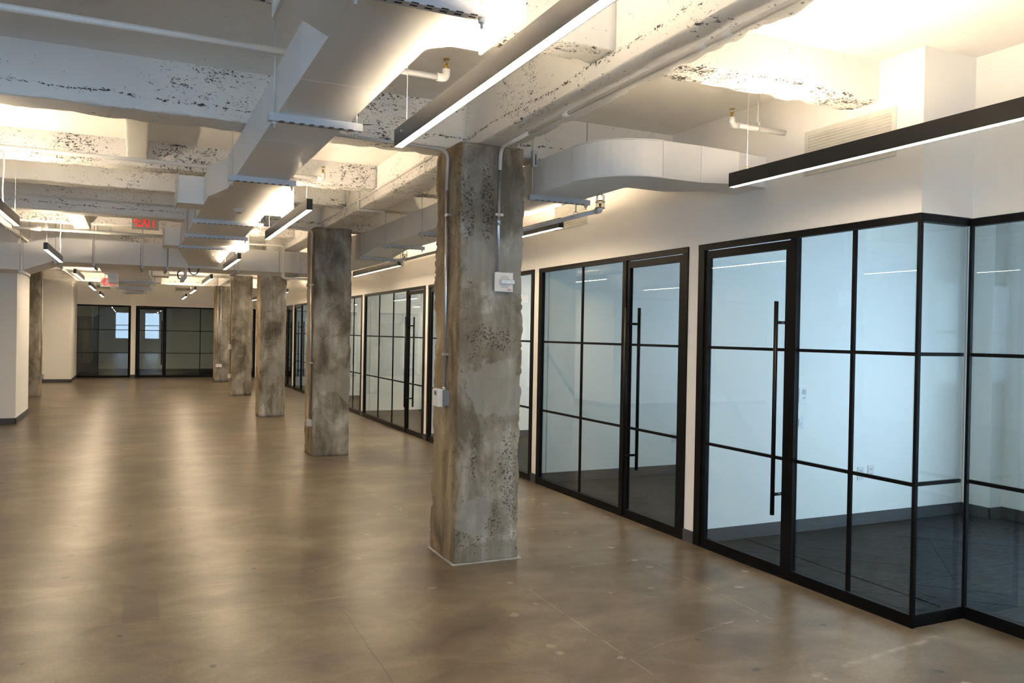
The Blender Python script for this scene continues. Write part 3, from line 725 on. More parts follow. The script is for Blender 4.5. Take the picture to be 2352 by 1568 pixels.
# lipped rims of the elbow
for z in (bz0, bz1-0.008):
    MB().ring_sweep([(x-0.002*math.cos(i*math.pi/28), y-0.002*math.sin(i*math.pi/28), z+0.004) for i, (x, y) in enumerate(arc)], 0.006, 6).build('elbow_rim', DP, bd)
sect(bd, [(3.305, 4.63), (3.63, 4.63), (3.63, 5.06), (3.305, 5.06)], bz0, bz1)
MB().hexa([(3.633, 4.63, bz0), (3.90, 4.545, bz0), (3.90, 4.88, bz0), (3.633, 5.06, bz0), (3.633, 4.63, bz1), (3.90, 4.545, bz1-0.03), (3.90, 4.88, bz1-0.03), (3.633, 5.06, bz1)]).build('duct_offset', DP, bd)
sect(bd, [(3.903, 4.545), (W-0.001, 4.56), (W-0.001, 4.88), (3.903, 4.88)], bz0, bz1-0.035)
yb = [5.093, 6.45, 7.75, 9.1, 10.4]
for a, b in zip(yb[:-1], yb[1:]): sect(bd, [(2.842, a+GAP), (3.28, a+GAP), (3.28, b-GAP), (2.842, b-GAP)], bz0, bz1)
MB().hexa([(2.842, 10.40, bz0), (3.28, 10.40, bz0), (3.28, 11.4, 2.70), (2.842, 11.4, 2.70), (2.842, 10.40, bz1), (3.28, 10.40, bz1), (3.28, 11.4, 3.07), (2.842, 11.4, 3.07)]).build('duct_offset', DP, bd)
sect(bd, [(2.842, 11.406), (3.28, 11.406), (3.28, 12.6), (2.842, 12.6)], 2.70, 3.07)
sect(bd, [(2.842, 12.606), (3.28, 12.606), (3.28, 14.395), (2.842, 14.395)], 2.70, 3.07)
# duct beyond the cross duct
rd = thing('air_duct', 'stepped white duct beyond the cross duct, towards the far wall', 'duct', (-0.05, 20, MZ0))
RZ0, RZ1 = 2.70, 2.95
prof = [(15.51, -0.56, 0.215), (16.6, -0.56, 0.225), (18.2, -0.455, 0.325), (20.9, -0.395, 0.325), (21.3, -0.38, 0.306), (23.1, -0.37, 0.306), (23.7, -0.25, 0.216), (26.6, -0.235, 0.22)]
for (a, l0, r0), (b, l1, r1) in zip(prof[:-1], prof[1:]): sect(rd, [(l0, a+GAP), (r0, a+GAP), (r1, b-GAP), (l1, b-GAP)], RZ0, RZ1)
for (xi, xo, a, b) in ((0.30, 0.60, 17.5, 18.1), (0.327, 0.53, 20.0, 20.6)):
    sect(rd, [(xi, a), (xo, a), (xo, b), (xi, b)], RZ0+0.03, RZ1-0.01, 'branch'); reg(rd, xo, a, b, RZ0+0.03, RZ1-0.01, 1)
MB().hexa([(-0.455, 16.75, 2.52), (-0.30, 16.75, 2.52), (-0.30, 17.1, 2.52), (-0.455, 17.1, 2.52), (-0.47, 16.75, 2.699), (-0.30, 16.75, 2.699), (-0.30, 17.1, 2.699), (-0.47, 17.1, 2.699)]).build('drop_box', DP, rd)

# trapeze hangers under the ducts
def hanger(x0, x1, y, z, label, axis='x', ceil=SLAB, r_in=0.03):
    """slotted strut below a duct on two threaded rods"""
    P = (lambda u, v, w_: (u, y+v, w_)) if axis == 'x' else (lambda u, v, w_: (y+v, u, w_))
    t = thing('trapeze_hanger', label, 'hanger', P((x0+x1)/2, 0, z-0.041), 'duct hangers')
    s = box('strut', P(x0, -0.0205, z-0.041), P(x1, 0.0205, z-0.0005), 'strut_metal', t)
    mb = MB(); n = max(2, int((x1-x0-0.06)/0.052))
    for k in range(n):
        u = x0+0.04+(x1-x0-0.08)*(k+0.5)/n
        mb.box(P(u-0.013, -0.006, z-0.0414), P(u+0.013, 0.006, z-0.038))
        mb.box(P(u-0.013, -0.0209, z-0.0412), P(u+0.013, -0.018, z-0.0375))
    mb.build('slots', 'dark_slot', s, kind='stuff')
    for u in (x0+r_in, x1-r_in):
        MB().cyl(P(u, 0, z-0.075), P(u, 0, ceil+0.004), 0.0055, 8).build('rod', 'rod_metal', t)
        MB().cyl(P(u, 0, z-0.056), P(u, 0, z-0.0415), 0.012, 6).build('nut', 'rod_metal', t)
hanger(0.60, 1.10, 2.575, MZ0, 'duct hanger nearest the camera, at the top edge of the photo')
hanger(0.612, 1.105, 4.33, MZ0, 'duct hanger below the long duct, left of the big pendant light')
hanger(0.60, 1.085, 6.20, MZ0, 'duct hanger on the long duct just beyond the first cross beam')
hanger(0.515, 1.215, 8.84, MZ0, 'duct hanger on the widened long duct, just beyond the smoke detector')
hanger(0.515, 1.232, 10.25, MZ0, 'duct hanger second beyond the smoke detector')
hanger(0.515, 1.285, 11.68, MZ0, 'duct hanger on the long duct nearest the cross duct')
hanger(2.795, 3.345, 5.70, bz0, 'duct hanger beside the nearest column, below the curved duct')
hanger(2.80, 3.345, 8.41, bz0, 'duct hanger of the side duct just left of the nearest column')
hanger(2.80, 3.345, 9.83, bz0, 'duct hanger of the side duct halfway between the first two columns')
hanger(2.80, 3.43, 11.02, 2.732, 'duct hanger of the side duct touching the second column')
for i, (x, lb) in enumerate(((-1.60, 'left of the duct offset'), (-1.13, 'right of the duct offset'), (-0.60, 'over the far pendant lights on the left'), (0.10, 'beside the exit sign'), (0.47, 'left of the hanging camera'), (1.58, 'right of the second middle pendant'), (2.60, 'nearest the second column'))):
    z = 2.547 if x < -1.4 else CZ0
    hanger(CY0-0.045, CY1+0.045, x, z, 'hanger rods of the cross duct, '+lb, axis='y', r_in=0.02)
for y, a, b, lb in ((18.85, -0.53, 0.41, 'hanger beneath the stepped far duct, beside the far exit sign'), (19.8, -0.50, 0.42, 'hanger beneath the stepped far duct at its right side branch'), (21.9, -0.47, 0.40, 'hanger beneath the widest middle part of the stepped far duct'), (22.9, -0.46, 0.39, 'hanger just before the far duct narrows'), (24.9, -0.33, 0.31, 'hanger beneath the narrow end of the far duct')):
    hanger(a, b, y, RZ0, lb)
# c1 hanger bracket
t = thing('beam_bracket', 'slotted bracket bolted under the beam right of the nearest column', 'bracket', (2.83, 5.66, 3.0))
box('plate', (2.805, 5.655, 3.0), (2.850, 5.69, 3.13), 'strut_metal', t); box('slot', (2.825, 5.653, 3.02), (2.832, 5.656, 3.10), 'dark_slot', t)

# ------------------------------------------------------------------ linear pendant lights
FW, FHT, FZ = 0.046, 0.088, 2.64
def pendant(x0, x1, y0, y1, label, group):
    """suspended up-and-down linear light from (x0,y0) to (x1,y1)"""
    t = thing('pendant_light', label, 'light', ((x0+x1)/2, (y0+y1)/2, FZ), group)
    d = Vector((x1-x0, y1-y0, 0)); l = d.length; d.normalize(); n = Vector((-d.y, d.x, 0))
    def hx(u0, u1, v0, v1, z0, z1):
        B = Vector((x0, y0, 0)); q = [B+d*u+n*v for u, v in ((u0, v0), (u1, v0), (u1, v1), (u0, v1))]
        return [(p.x, p.y, z0) for p in q]+[(p.x, p.y, z1) for p in q]
    h = FW/2; th = 0.003
    mb = MB()
    mb.hexa(hx(th, l-th, -h, -h+th, FZ, FZ+FHT)); mb.hexa(hx(th, l-th, h-th, h, FZ, FZ+FHT)); mb.hexa(hx(th, l-th, -h+th, h-th, FZ+0.03, FZ+0.055))
    mb.build('housing', 'fixture_black', t)
    for u in (0, l-th): MB().hexa(hx(u, u+th, -h, h, FZ, FZ+FHT)).build('end_cap', 'fixture_black', t)
    MB().hexa(hx(th, l-th, -h+th, h-th, FZ+0.0015, FZ+0.006)).build('diffuser', 'lamp_diffuser', t)
    # narrow led strip set below the rims of the housing, so its light is cut off at a low angle
    MB().hexa(hx(th, l-th, -h+th, h-th, FZ+FHT-0.015, FZ+FHT-0.0095)).build('channel', 'fixture_black', t)
    q = hx(th+0.002, l-th-0.002, -0.0045, 0.0045, FZ+FHT-0.0094, FZ+FHT-0.009); r_ = hx(th+0.002, l-th-0.002, -0.0006, 0.0006, FZ+FHT-0.004, FZ+FHT-0.0035)
    MB().hexa(q[:4]+r_[:4]).build('uplight', 'lamp_uplight', t)
    for u in (0.14, l-0.14):
        p = Vector((x0, y0, 0))+d*u
        c = MB().cyl((p.x, p.y, FZ+FHT-0.007), (p.x, p.y, SLAB+0.003), 0.0011, 5).build('cable', 'rod_metal', t)
        MB().cyl((p.x, p.y, FZ+FHT-0.007), (p.x, p.y, FZ+FHT+0.026), 0.004, 8).build('ferrule', 'brass', c)
def row(xf, spans, labels, group):
    for (a, b), lb in zip(spans, labels): pendant(xf(a), xf(b), a, b, lb, group)
row(lambda y: 1.222+0.0067*(y-4), [(1.68, 4.035), (6.45, 8.81), (11.47, 13.62), (16.2, 18.58), (21.2, 23.4), (25.7, 28.05)],
    ['big black linear pendant light across the top, right of the long duct', 'black linear pendant light in front of the second column', 'black linear pendant light crossing the right part of the cross duct', 'middle row pendant light first beyond the cross duct', 'middle row pendant light second beyond the cross duct', 'middle row pendant light farthest away'], 'middle row of pendant lights')
row(lambda y: -1.035+0.0065*(y-9), [(6.60, 9.02), (11.56, 13.72), (16.45, 18.77), (21.0, 23.6), (26.3, 28.4)],
    ['black linear pendant light cut by the left edge of the photo', 'left row pendant light in front of the cross duct', 'left row pendant light first beyond the cross duct', 'left row pendant light second beyond the cross duct', 'left row pendant light farthest away'], 'left row of pendant lights')
row(lambda y: 3.41+0.001*(y-4), [(1.68, 4.04), (6.29, 8.65), (11.10, 13.76), (15.6, 17.95), (20.5, 22.8), (25.5, 27.9)],
    ['big black linear pendant light at the right edge in front of the white wall', 'right row pendant light half hidden right of the nearest column', 'right row pendant light between the first two columns', 'right row pendant light just left of the second column', 'right row pendant light hidden behind the second column', 'right row pendant light between the far columns'], 'right row of pendant lights')

row(lambda y: 6.0, [(8.9, 11.2), (12.8, 15.1), (16.8, 19.0)], ['unseen pendant light added to brighten the third office', 'unseen pendant light added to brighten the fourth office', 'unseen pendant light added to brighten the fifth office'], 'unseen pendant lights added in the offices')  # unseen office pendants, added for the warm light inside these rooms
# ------------------------------------------------------------------ sprinkler pipes
PP = 'pipe_paint'
def elbow(p, r, par):
    MB().ring_sweep([(p[0], p[1], p[2]-r*1.35), (p[0], p[1], p[2]-r*1.1), (p[0], p[1], p[2]+r*1.1), (p[0], p[1], p[2]+r*1.35)], [r*1.0, r*1.3, r*1.3, r*1.0], 12).build('fitting', PP, par)
def head(x, y, z, par, cage=False):
    h = MB().ring_sweep([(x, y, z), (x, y, z+0.012), (x, y, z+0.018), (x, y, z+0.034)], [0.013, 0.013, 0.008, 0.008], 10).build('sprinkler_head', 'brass', par)
    mb = MB()
    for sx in (-1, 1): mb.ring_sweep([(x+sx*0.008, y, z+0.018), (x+sx*0.015, y, z+0.034), (x+sx*0.004, y, z+0.056)], 0.0022, 6)
    mb.build('frame_arms', 'brass', h)
    MB().cyl((x, y, z+0.056), (x, y, z+0.059), 0.021, 14).build('deflector', 'brass', h)
    if cage:
        mb = MB(); R_ = 0.037
        for a in range(4):
            c, s = math.cos(a*math.pi/2+0.4)*R_, math.sin(a*math.pi/2+0.4)*R_
            mb.ring_sweep(bend([(x+c, y+s, z-0.005), (x+c, y+s, z+0.098), (x-c*0.02, y-s*0.02, z+0.105)], 0.03, 4), 0.0024, 6)
        for zz in (z-0.002, z+0.045):
            mb.ring_sweep([(x+R_*math.cos(k*math.pi/8), y+R_*math.sin(k*math.pi/8), zz) for k in range(17)], 0.0024, 6)
        mb.build('cage', 'dark_wire', par)
def rodclip(x, y, z, r, par, top=SLAB):
    MB().cyl((x, y, z+r+0.02), (x, y, top+0.003), 0.005, 8).build('hanger_rod', 'rod_metal', par)
    mb = MB()
    mb.ring_sweep([(x+ (0 if False else 0), y+(r+0.006)*math.cos(k*math.pi/8), z+(r+0.006)*math.sin(k*math.pi/8)) for k in range(17)], 0.004, 6)
    mb.box((x-0.008, y-0.014, z+r+0.003), (x+0.008, y+0.014, z+r+0.028)); mb.build('clevis', 'rod_metal', par)
def pipe_x(label, xs, y, z, r, heads=(), clips=(), caged=False):
    t = thing('sprinkler_pipe', label, 'pipe', ((xs[0]+xs[1])/2, y, z), 'sprinkler pipes')
    MB().cyl((xs[0], y, z), (xs[1], y, z), r, 14).build('pipe', PP, t)
    for hx in heads:
        sg = 1 if hx > (xs[0]+xs[1])/2 else -1
        MB().ring_sweep(bend([(hx-sg*0.055, y, z), (hx, y, z), (hx, y, z+0.05)], 0.03, 6), [r*1.28]*9 + [r*1.28], 14).build('elbow', PP, t)
        head(hx, y, z+0.05, t, caged)
    for c in clips: rodclip(c, y, z, r, t)
    return t
pipe_x('white sprinkler pipe across the top left, ending in an elbow right of the long duct', (-1.632, 1.555), 4.30, 3.125, 0.0175, (1.575,), (-1.2,))
pipe_x('white sprinkler pipe in the second bay on the left, passing above the long duct', (-1.628, 1.58), 7.70, 3.135, 0.0175, (1.60,), (-1.3,))
t = pipe_x('white sprinkler pipe with a brass head projecting from the white right wall', (3.70, W+0.03), 4.376, 3.150, 0.0175, (3.685,), (3.915,))
# pipe below the side duct, caged heads at both ends
t = thing('sprinkler_pipe', 'white sprinkler pipe slung below the side duct, wire caged heads at its ends', 'pipe', (3.245, 8, 2.665), 'sprinkler pipes')
MB().cyl((3.245, 5.40, 2.657), (3.245, 10.29, 2.657), 0.0175, 14).build('pipe', PP, t)
for y, sg in ((5.36, -1), (10.33, 1)):
    MB().ring_sweep(bend([(3.245, y-sg*0.055, 2.657), (3.245, y, 2.657), (3.245, y, 2.680)], 0.03, 6), 0.0225, 14).build('elbow', PP, t); head(3.245, y, 2.676, t, True)
for y in (5.74, 8.44):
    mb = MB(); mb.cyl((3.245, y, 2.69), (3.245, y, 2.765), 0.006, 8)
    for s in (-1, 1): mb.ring_sweep(bend([(3.245+s*0.003, y, 2.70), (3.245+s*0.024, y, 2.69), (3.245+s*0.024, y, 2.640)], 0.012, 4), 0.004, 6)
    mb.build('clevis', 'rod_metal', t)
# large main along the hall
t = thing('sprinkler_main', 'thick white sprinkler main running along the left side of the hall', 'pipe', (-1.66, 14, 3.06))
MB().ring_sweep([(-1.69, YR+1, 3.12), (-1.66, 14.0, 3.115), (-1.60, 27.5, 3.11)], 0.040, 16).build('pipe', PP, t)
for y in (9.4, 13.7): MB().ring_sweep([(-1.675, y-0.06, 3.115), (-1.675, y-0.06, 3.115+1e-4), (-1.675, y+0.06, 3.115)], [0.048, 0.050, 0.048], 16).build('coupling', PP, t)
rodclip(-1.69, 8.0, 3.12, 0.04, t); rodclip(-1.66, 12.4, 3.115, 0.04, t)
t = pipe_x('white branch pipe with a valve, in front of the cross duct on the left', (-1.62, 0.50), 13.62, 3.112, 0.024, (), (-1.30, -0.35))
MB().cyl((-1.40, 13.62, 3.112), (-1.26, 13.62, 3.112), 0.036, 14).build('coupling', PP, t)
MB().ring_sweep([(-1.20, 13.62, 3.09), (-1.20, 13.62, 3.15), (-1.20, 13.62, 3.17), (-1.20, 13.62, 3.20)], [0.036, 0.036, 0.02, 0.018], 12).build('tee', PP, t); head(-1.20, 13.62, 3.20, t)
# pipe drop beside the second column
t = thing('sprinkler_pipe', 'white pipe dropping in front of the cross duct left of the second column', 'pipe', (2.2, 13.9, 3.1), 'sprinkler pipes')
MB().ring_sweep(bend([(1.36, 13.95, 3.115), (2.255, 13.95, 3.115), (2.255, 13.95, 2.57), (3.1, 13.95, 2.57)], 0.05, 6), 0.021, 12).build('pipe', PP, t)
for p in ((2.255, 13.95, 2.60), (2.255, 13.95, 3.07)): MB().cyl((p[0], p[1], p[2]-0.025), (p[0], p[1], p[2]+0.025), 0.028, 12).build('fitting', PP, t)
head(1.36, 13.95, 3.13, t); rodclip(1.95, 13.95, 3.115, 0.021, t)
# small conduit drop crossing under the girder
t = thing('conduit_drop', 'small white pipe dropping and bending under the long beam between the first columns', 'pipe', (2.25, 8.95, 3.1))
MB().ring_sweep(bend([(2.260, 8.95, 3.39), (2.260, 8.95, 3.058), (2.51, 8.95, 3.058)], 0.03, 5), 0.013, 10).build('pipe', PP, t)
MB().cyl((2.50, 8.95, 3.055), (2.555, 8.95, 3.052), 0.019, 10).build('fitting', PP, t)

# ------------------------------------------------------------------ electrical conduits and devices
GS = 'galvanised_steel'
# front of the nearest column, up to the girder
c = thing('conduit_run', 'painted and galvanised conduit from under the long beam down to the fire alarm', 'conduit', (2.42, 5.43, 2.2))
MB().ring_sweep([(2.385, YR+1.0, 3.052), (2.40, 4.9, 3.052)], 0.0135, 12).build('painted_pipe', PP, c)
MB().ring_sweep(bend([(2.40, 4.9, 3.052), (2.415, 5.40, 3.052), (2.428, 5.442, 2.9)], 0.14, 9), 0.0135, 12).build('bend', PP, c)
MB().ring_sweep([(2.428, 5.442, 2.905), (2.421, 5.442, 2.125)], 0.0115, 12).build('pipe', GS, c)
for y in (2.3, 2.9, 3.08, 4.4): MB().cyl((2.391+0.0017*(y-2), y-0.05, 3.052), (2.391+0.0017*(y-2), y+0.05, 3.052), 0.0175, 12).build('coupling', PP, c)
MB().box((2.395, 5.434, 2.56), (2.46, 5.462, 2.578)).build('strap', GS, c)
MB().cyl((2.4255, 5.442, 2.49), (2.425, 5.442, 2.55), 0.0145, 10).build('coupling', GS, c)
MB().cyl((2.421, 5.442, 2.125), (2.421, 5.442, 2.15), 0.0165, 8).build('connector', GS, c)
a = thing('fire_alarm', 'off-white fire alarm speaker strobe on the nearest column', 'alarm', (2.455, 5.42, 2.07))
box('back_box', (2.392, 5.415, 2.012), (2.515, 5.462, 2.128), 'grey_box', a)
fp = MB().hexa([(2.383, 5.395, 2.000), (2.529, 5.395, 2.000), (2.525, 5.417, 2.004), (2.387, 5.417, 2.004), (2.383, 5.395, 2.140), (2.529, 5.395, 2.140), (2.525, 5.417, 2.136), (2.387, 5.417, 2.136)]).build('face_plate', 'white_plastic', a)
oc = [(2.462+0.044*math.cos(math.pi/8+k*math.pi/4), 2.072+0.047*math.sin(math.pi/8+k*math.pi/4)) for k in range(8)]
mb = MB()
for k in range(11):
    z = 2.030+0.084*k/10; xx = 0.044 if abs(z-2.072) < 0.02 else 0.044-(abs(z-2.072)-0.02)*0.85
    mb.box((2.462-xx, 5.3935, z-0.0022), (2.462+xx, 5.3955, z+0.0022))
mb.build('speaker_grille', 'grey_grille', a, kind='stuff')
MB().hexa([(2.425, 5.366, 2.058), (2.529, 5.366, 2.058), (2.532, 5.395, 2.054), (2.420, 5.395, 2.054), (2.425, 5.366, 2.084), (2.529, 5.366, 2.084), (2.532, 5.395, 2.088), (2.420, 5.395, 2.088)]).build('strobe_lens', 'clear_lens', a)
for zz in (2.010, 2.131): MB().cyl((2.457, 5.394, zz), (2.457, 5.396, zz), 0.0025, 8).build('screw', 'grey_box', a)
def text_mesh(name, body, size, mat, parent, mtx, extrude=0.0006, fat=0.0):
    cu = bpy.data.curves.new(name, 'FONT'); cu.body = body; cu.size = size; cu.extrude = extrude; cu.align_x = 'CENTER'; cu.align_y = 'CENTER'
    cu.resolution_u = 3; cu.offset = fat
    ob = bpy.data.objects.new(name, cu); COL.objects.link(ob)
    bpy.context.view_layer.update()
    me = bpy.data.meshes.new_from_object(ob.evaluated_get(bpy.context.evaluated_depsgraph_get()))
    bpy.data.objects.remove(ob)
    off = parent_loc(parent)
    me.transform(Matrix.Translation(-off) @ mtx); me.materials.clear(); me.materials.append(MAT[mat])
    o = bpy.data.objects.new(name, me); COL.objects.link(o); o.parent = parent
    return o
FRONT = Matrix.Rotation(math.radians(90), 4, 'X')
text_mesh('lettering', 'FIRE', 0.021, 'red_print', a, Matrix.Translation((2.500, 5.3945, 2.0125)) @ FRONT)
# left face of the nearest column
c = thing('conduit_run', 'galvanised conduit bending down the left side of the nearest column to a thermostat', 'conduit', (2.11, 5.70, 2.2))
MB().ring_sweep(bend([(1.05, 5.62, 3.058), (1.98, 5.675, 3.058), (2.108, 5.675, 3.045), (2.108, 5.70, 2.75)], 0.17, 9), 0.0125, 12).build('bend', 'strut_metal', c)
MB().ring_sweep([(2.108, 5.70, 2.80), (2.106, 5.665, 2.0), (2.106, 5.665, 1.27)], 0.0115, 12).build('pipe', GS, c)
for z in (2.56, 1.52): MB().box((2.095, 5.635, z), (2.127, 5.70, z+0.018)).build('strap', GS, c)
MB().cyl((2.106, 5.665, 1.255), (2.106, 5.665, 1.285), 0.016, 8).build('connector', GS, c)
b = thing('thermostat', 'white thermostat on a grey box low on the left side of the nearest column', 'thermostat', (2.08, 5.66, 1.2))
bxg = box('back_box', (2.072, 5.615, 1.148), (2.128, 5.722, 1.262), 'grey_box', b)
for y, z in ((5.63, 1.25), (5.66, 1.22), (5.66, 1.185), (5.63, 1.16)): MB().cyl((2.080+0.012*0, 5.6145, z), (2.080, 5.616, z), 0.003, 6).build('screw', 'dark_slot', bxg)
mb = MB(); 
cp = [(2.068, 5.603), (2.068, 5.735), (2.045, 5.735), (2.036, 5.728), (2.036, 5.610), (2.045, 5.603)]
mb.prism(cp, 1.142, 1.272).build('cover', 'white_plastic', b)
box('display', (2.0352, 5.645, 1.225), (2.0362, 5.695, 1.255), 'lcd_grey', b)
# second column
for i, (dx, y0, zt, lb) in enumerate(((0.0, 10.94, 3.055, 'long galvanised conduit down the left edge of the second column to a small box'),)):
    c = thing('conduit_run', lb, 'conduit', (2.15, y0, 1.7))
    MB().ring_sweep(bend([(1.5, 10.97, 3.06), (2.02, 10.97, 3.058), (2.150, 10.965, 3.04), (2.150, 10.96, 2.7)], 0.16, 8), 0.0125, 10).build('bend', 'strut_metal', c)
    MB().ring_sweep([(2.150, 10.96, 2.72), (2.148, 10.96, 0.49)], 0.0125, 10).build('pipe', GS, c)
    MB().ring_sweep(bend([(2.151, 11.06, 2.95), (2.151, 11.06, 2.9), (2.150, 11.01, 2.70), (2.148, 11.0, 0.49)], 0.1, 4), 0.010, 10).build('pipe', GS, c)
    box('outlet_box', (2.118, 10.925, 0.405), (2.175, 11.03, 0.495), GS, c)
    for z in (2.3, 1.25): MB().box((2.136, 10.93, z), (2.174, 11.02, z+0.016)).build('strap', GS, c)
c = thing('conduit_run', 'conduit with two small boxes on the left side of the fourth column', 'conduit', (2.23, 21.9, 1.5))
MB().ring_sweep(bend([(1.7, 21.85, 3.06), (2.12, 21.85, 3.058), (2.230, 21.85, 3.0), (2.230, 21.85, 0.5)], 0.16, 6), 0.016, 8).build('pipe', GS, c)
box('outlet_box', (2.195, 21.80, 0.44), (2.254, 21.91, 0.55), 'white_plastic', c)
box('switch_box', (2.19, 21.80, 1.18), (2.254, 21.90, 1.31), 'white_plastic', c)
c = thing('conduit_run', 'two slim conduits to small boxes on the front of the farthest column', 'conduit', (2.45, 27.38, 1.5))
for x in (2.41, 2.50):
    MB().cyl((x, 27.385, 0.57), (x, 27.385, 3.05), 0.013, 8).build('pipe', GS, c)
box('outlet_box', (2.37, 27.36, 0.48), (2.455, 27.40, 0.58), 'white_plastic', c); box('outlet_box', (2.46, 27.36, 0.48), (2.55, 27.40, 0.58), 'white_plastic', c)
c = thing('conduit_run', 'conduit and small box on the right edge of the column by the left wall', 'conduit', (-2.02, 22.2, 1.3))
MB().cyl((-2.013, 22.2, 0.5), (-2.013, 22.2, 2.9), 0.014, 8).build('pipe', GS, c); box('outlet_box', (-2.03, 22.14, 0.42), (-1.96, 22.25, 0.54), 'grey_box', c)
# conduit along the girder face between first and second column
c = thing('conduit_run', 'thin painted conduit along the left face of the long beam between the first columns', 'conduit', (2.27, 8.5, 3.2))
MB().ring_sweep([(2.226+drift(6.1), 6.05, 3.17), (2.226+drift(10.9), 10.9, 3.17)], 0.010, 8).build('pipe', PP, c)
for y in (6.6, 7.4, 8.2, 9.0, 9.8): MB().box((2.212+drift(y), y, 3.154), (2.2405+drift(y), y+0.012, 3.186)).build('strap', PP, c)
c = thing('conduit_run', 'painted conduit under the beam over the second column, on the left', 'conduit', (-1, 11.1, 3.1))
MB().ring_sweep([(-6.4, 11.095, 3.235), (0.55, 11.095, 3.235)], 0.013, 8).build('pipe', PP, c)

# smoke detectors
def detector(x, y, z, label, cap=None, r=0.055):
    t = thing('smoke_detector', label, 'detector', (x, y, z))
    MB().ring_sweep([(x, y, z), (x, y, z-0.014), (x, y, z-0.022), (x, y, z-0.036)], [r, r, r*0.78, r*0.62], 24).build('body', 'white_plastic', t)
    if cap: MB().ring_sweep([(x, y, z-0.020), (x, y, z-0.040), (x, y, z-0.052)], [r*0.84, r*0.80, r*0.5], 20).build('dust_cap', cap, t)
    else: MB().cyl((x, y, z-0.036), (x, y, z-0.043), r*0.38, 16).build('sensor', 'grey_box', t)
    return t
detector(0.865, 7.87, MZ0-0.0015, 'round white smoke detector under the long duct')
t = detector(-0.935, 12.43, 3.255, 'smoke detector with an orange dust cap on the ceiling at the left', 'orange_cap', 0.07)
MB().ring_sweep(bend([(-0.935, 12.43, 3.205), (-0.915, 12.44, 3.10), (-0.93, 12.5, 2.9), (-0.925, 12.55, 2.74)], 0.1, 5), 0.006, 6).build('cord', PP, t)
MB().box((-1.6, 12.40, 3.255), (1.3, 12.46, 3.285)).build('raceway', PP, t)
MB().cyl((-1.3, 12.43, 3.283), (-1.3, 12.43, SLAB+0.003), 0.006, 6).build('rod', PP, t); MB().cyl((0.5, 12.43, 3.283), (0.5, 12.43, SLAB+0.003), 0.006, 6).build('rod', PP, t)
# hanging cord at the far left
t = thing('cord', 'thin pale cord hanging at the far left above the pendant light', 'cord', (-1.04, 8.8, 3))
MB().ring_sweep(bend([(-1.05, 8.24, 3.19), (-1.045, 8.24, 3.05), (-1.06, 8.26, 2.9), (-1.055, 8.26, 2.737)], 0.1, 5), 0.006, 6).build('cable', PP, t)

# exit signs
def exit_sign(x, y, z, label, mat, wd=0.33, ht=0.20):
    t = thing('exit_sign', label, 'sign', (x, y, z))
    box('housing', (x, y, z), (x+wd, y+0.03, z+ht), 'sign_housing' if y < 15 else 'white_plastic', t)
    text_mesh('lettering', 'EXIT', 0.205, mat, t, Matrix.Translation((x+wd*0.53, y-0.002, z+ht*0.5)) @ FRONT @ Matrix.Diagonal((0.62, 1.0, 1, 1)), fat=0.002)
    text_mesh('arrow', '<', 0.10, mat, t, Matrix.Translation((x+0.028, y-0.002, z+ht*0.5)) @ FRONT @ Matrix.Diagonal((0.7, 1.2, 1, 1)), fat=0.002)
    xs_ = x+wd*0.25
    MB().cyl((xs_, y+0.015, z+ht), (xs_, y+0.015, SLAB+0.003), 0.008, 8).build('stem', PP, t)
    MB().cyl((xs_, y+0.015, SLAB-0.02), (xs_, y+0.015, SLAB+0.003), 0.05, 12).build('canopy', 'white_plastic', t)
exit_sign(-0.055, 12.25, 3.045, 'red lettered exit sign hanging behind the second cross beam', 'exit_letters', 0.34, 0.20)
exit_sign(-0.64, 18.30, 2.510, 'far exit sign half hidden left of the stepped duct', 'exit_letters_far', 0.33, 0.185)

# camera hanging under the cross duct, its box and cable
t = thing('security_camera', 'small ceiling camera on a white stem under the cross duct', 'camera', (0.74, 14.35, 2.7))
box('mount_plate', (0.66, 14.26, 2.688), (0.98, 14.398, 2.699), DP, t)
MB().cyl((0.745, 14.33, 2.689), (0.745, 14.33, 2.52), 0.028, 12).build('stem', PP, t)
MB().hexa([(0.66, 14.26, 2.46), (0.72, 14.26, 2.46), (0.72, 14.40, 2.45), (0.66, 14.40, 2.45), (0.68, 14.26, 2.54), (0.77, 14.26, 2.54), (0.77, 14.40, 2.53), (0.68, 14.40, 2.53)]).build('housing', 'grey_box', t)
MB().ring_sweep(bend([(0.67, 14.28, 2.64), (0.62, 14.28, 2.60), (0.64, 14.28, 2.5), (0.69, 14.28, 2.51)], 0.05, 5), 0.012, 6).build('lens_wires', 'dark_wire', t)
MB().ring_sweep([(0.80+0.075*(1-math.cos(k*math.pi/10)), 14.33, 2.69-0.11*math.sin(k*math.pi/10)) for k in range(11)], 0.010, 8).build('cable', 'dark_wire', t)
t = thing('junction_box', 'small white box under the end of the long duct', 'box', (1.23, 13.7, 2.72))
box('body', (1.20, 13.72, 2.675), (1.33, 13.80, 2.728), 'white_plastic', t); box('cover', (1.205, 13.716, 2.68), (1.325, 13.7195, 2.723), 'white_plastic', t)

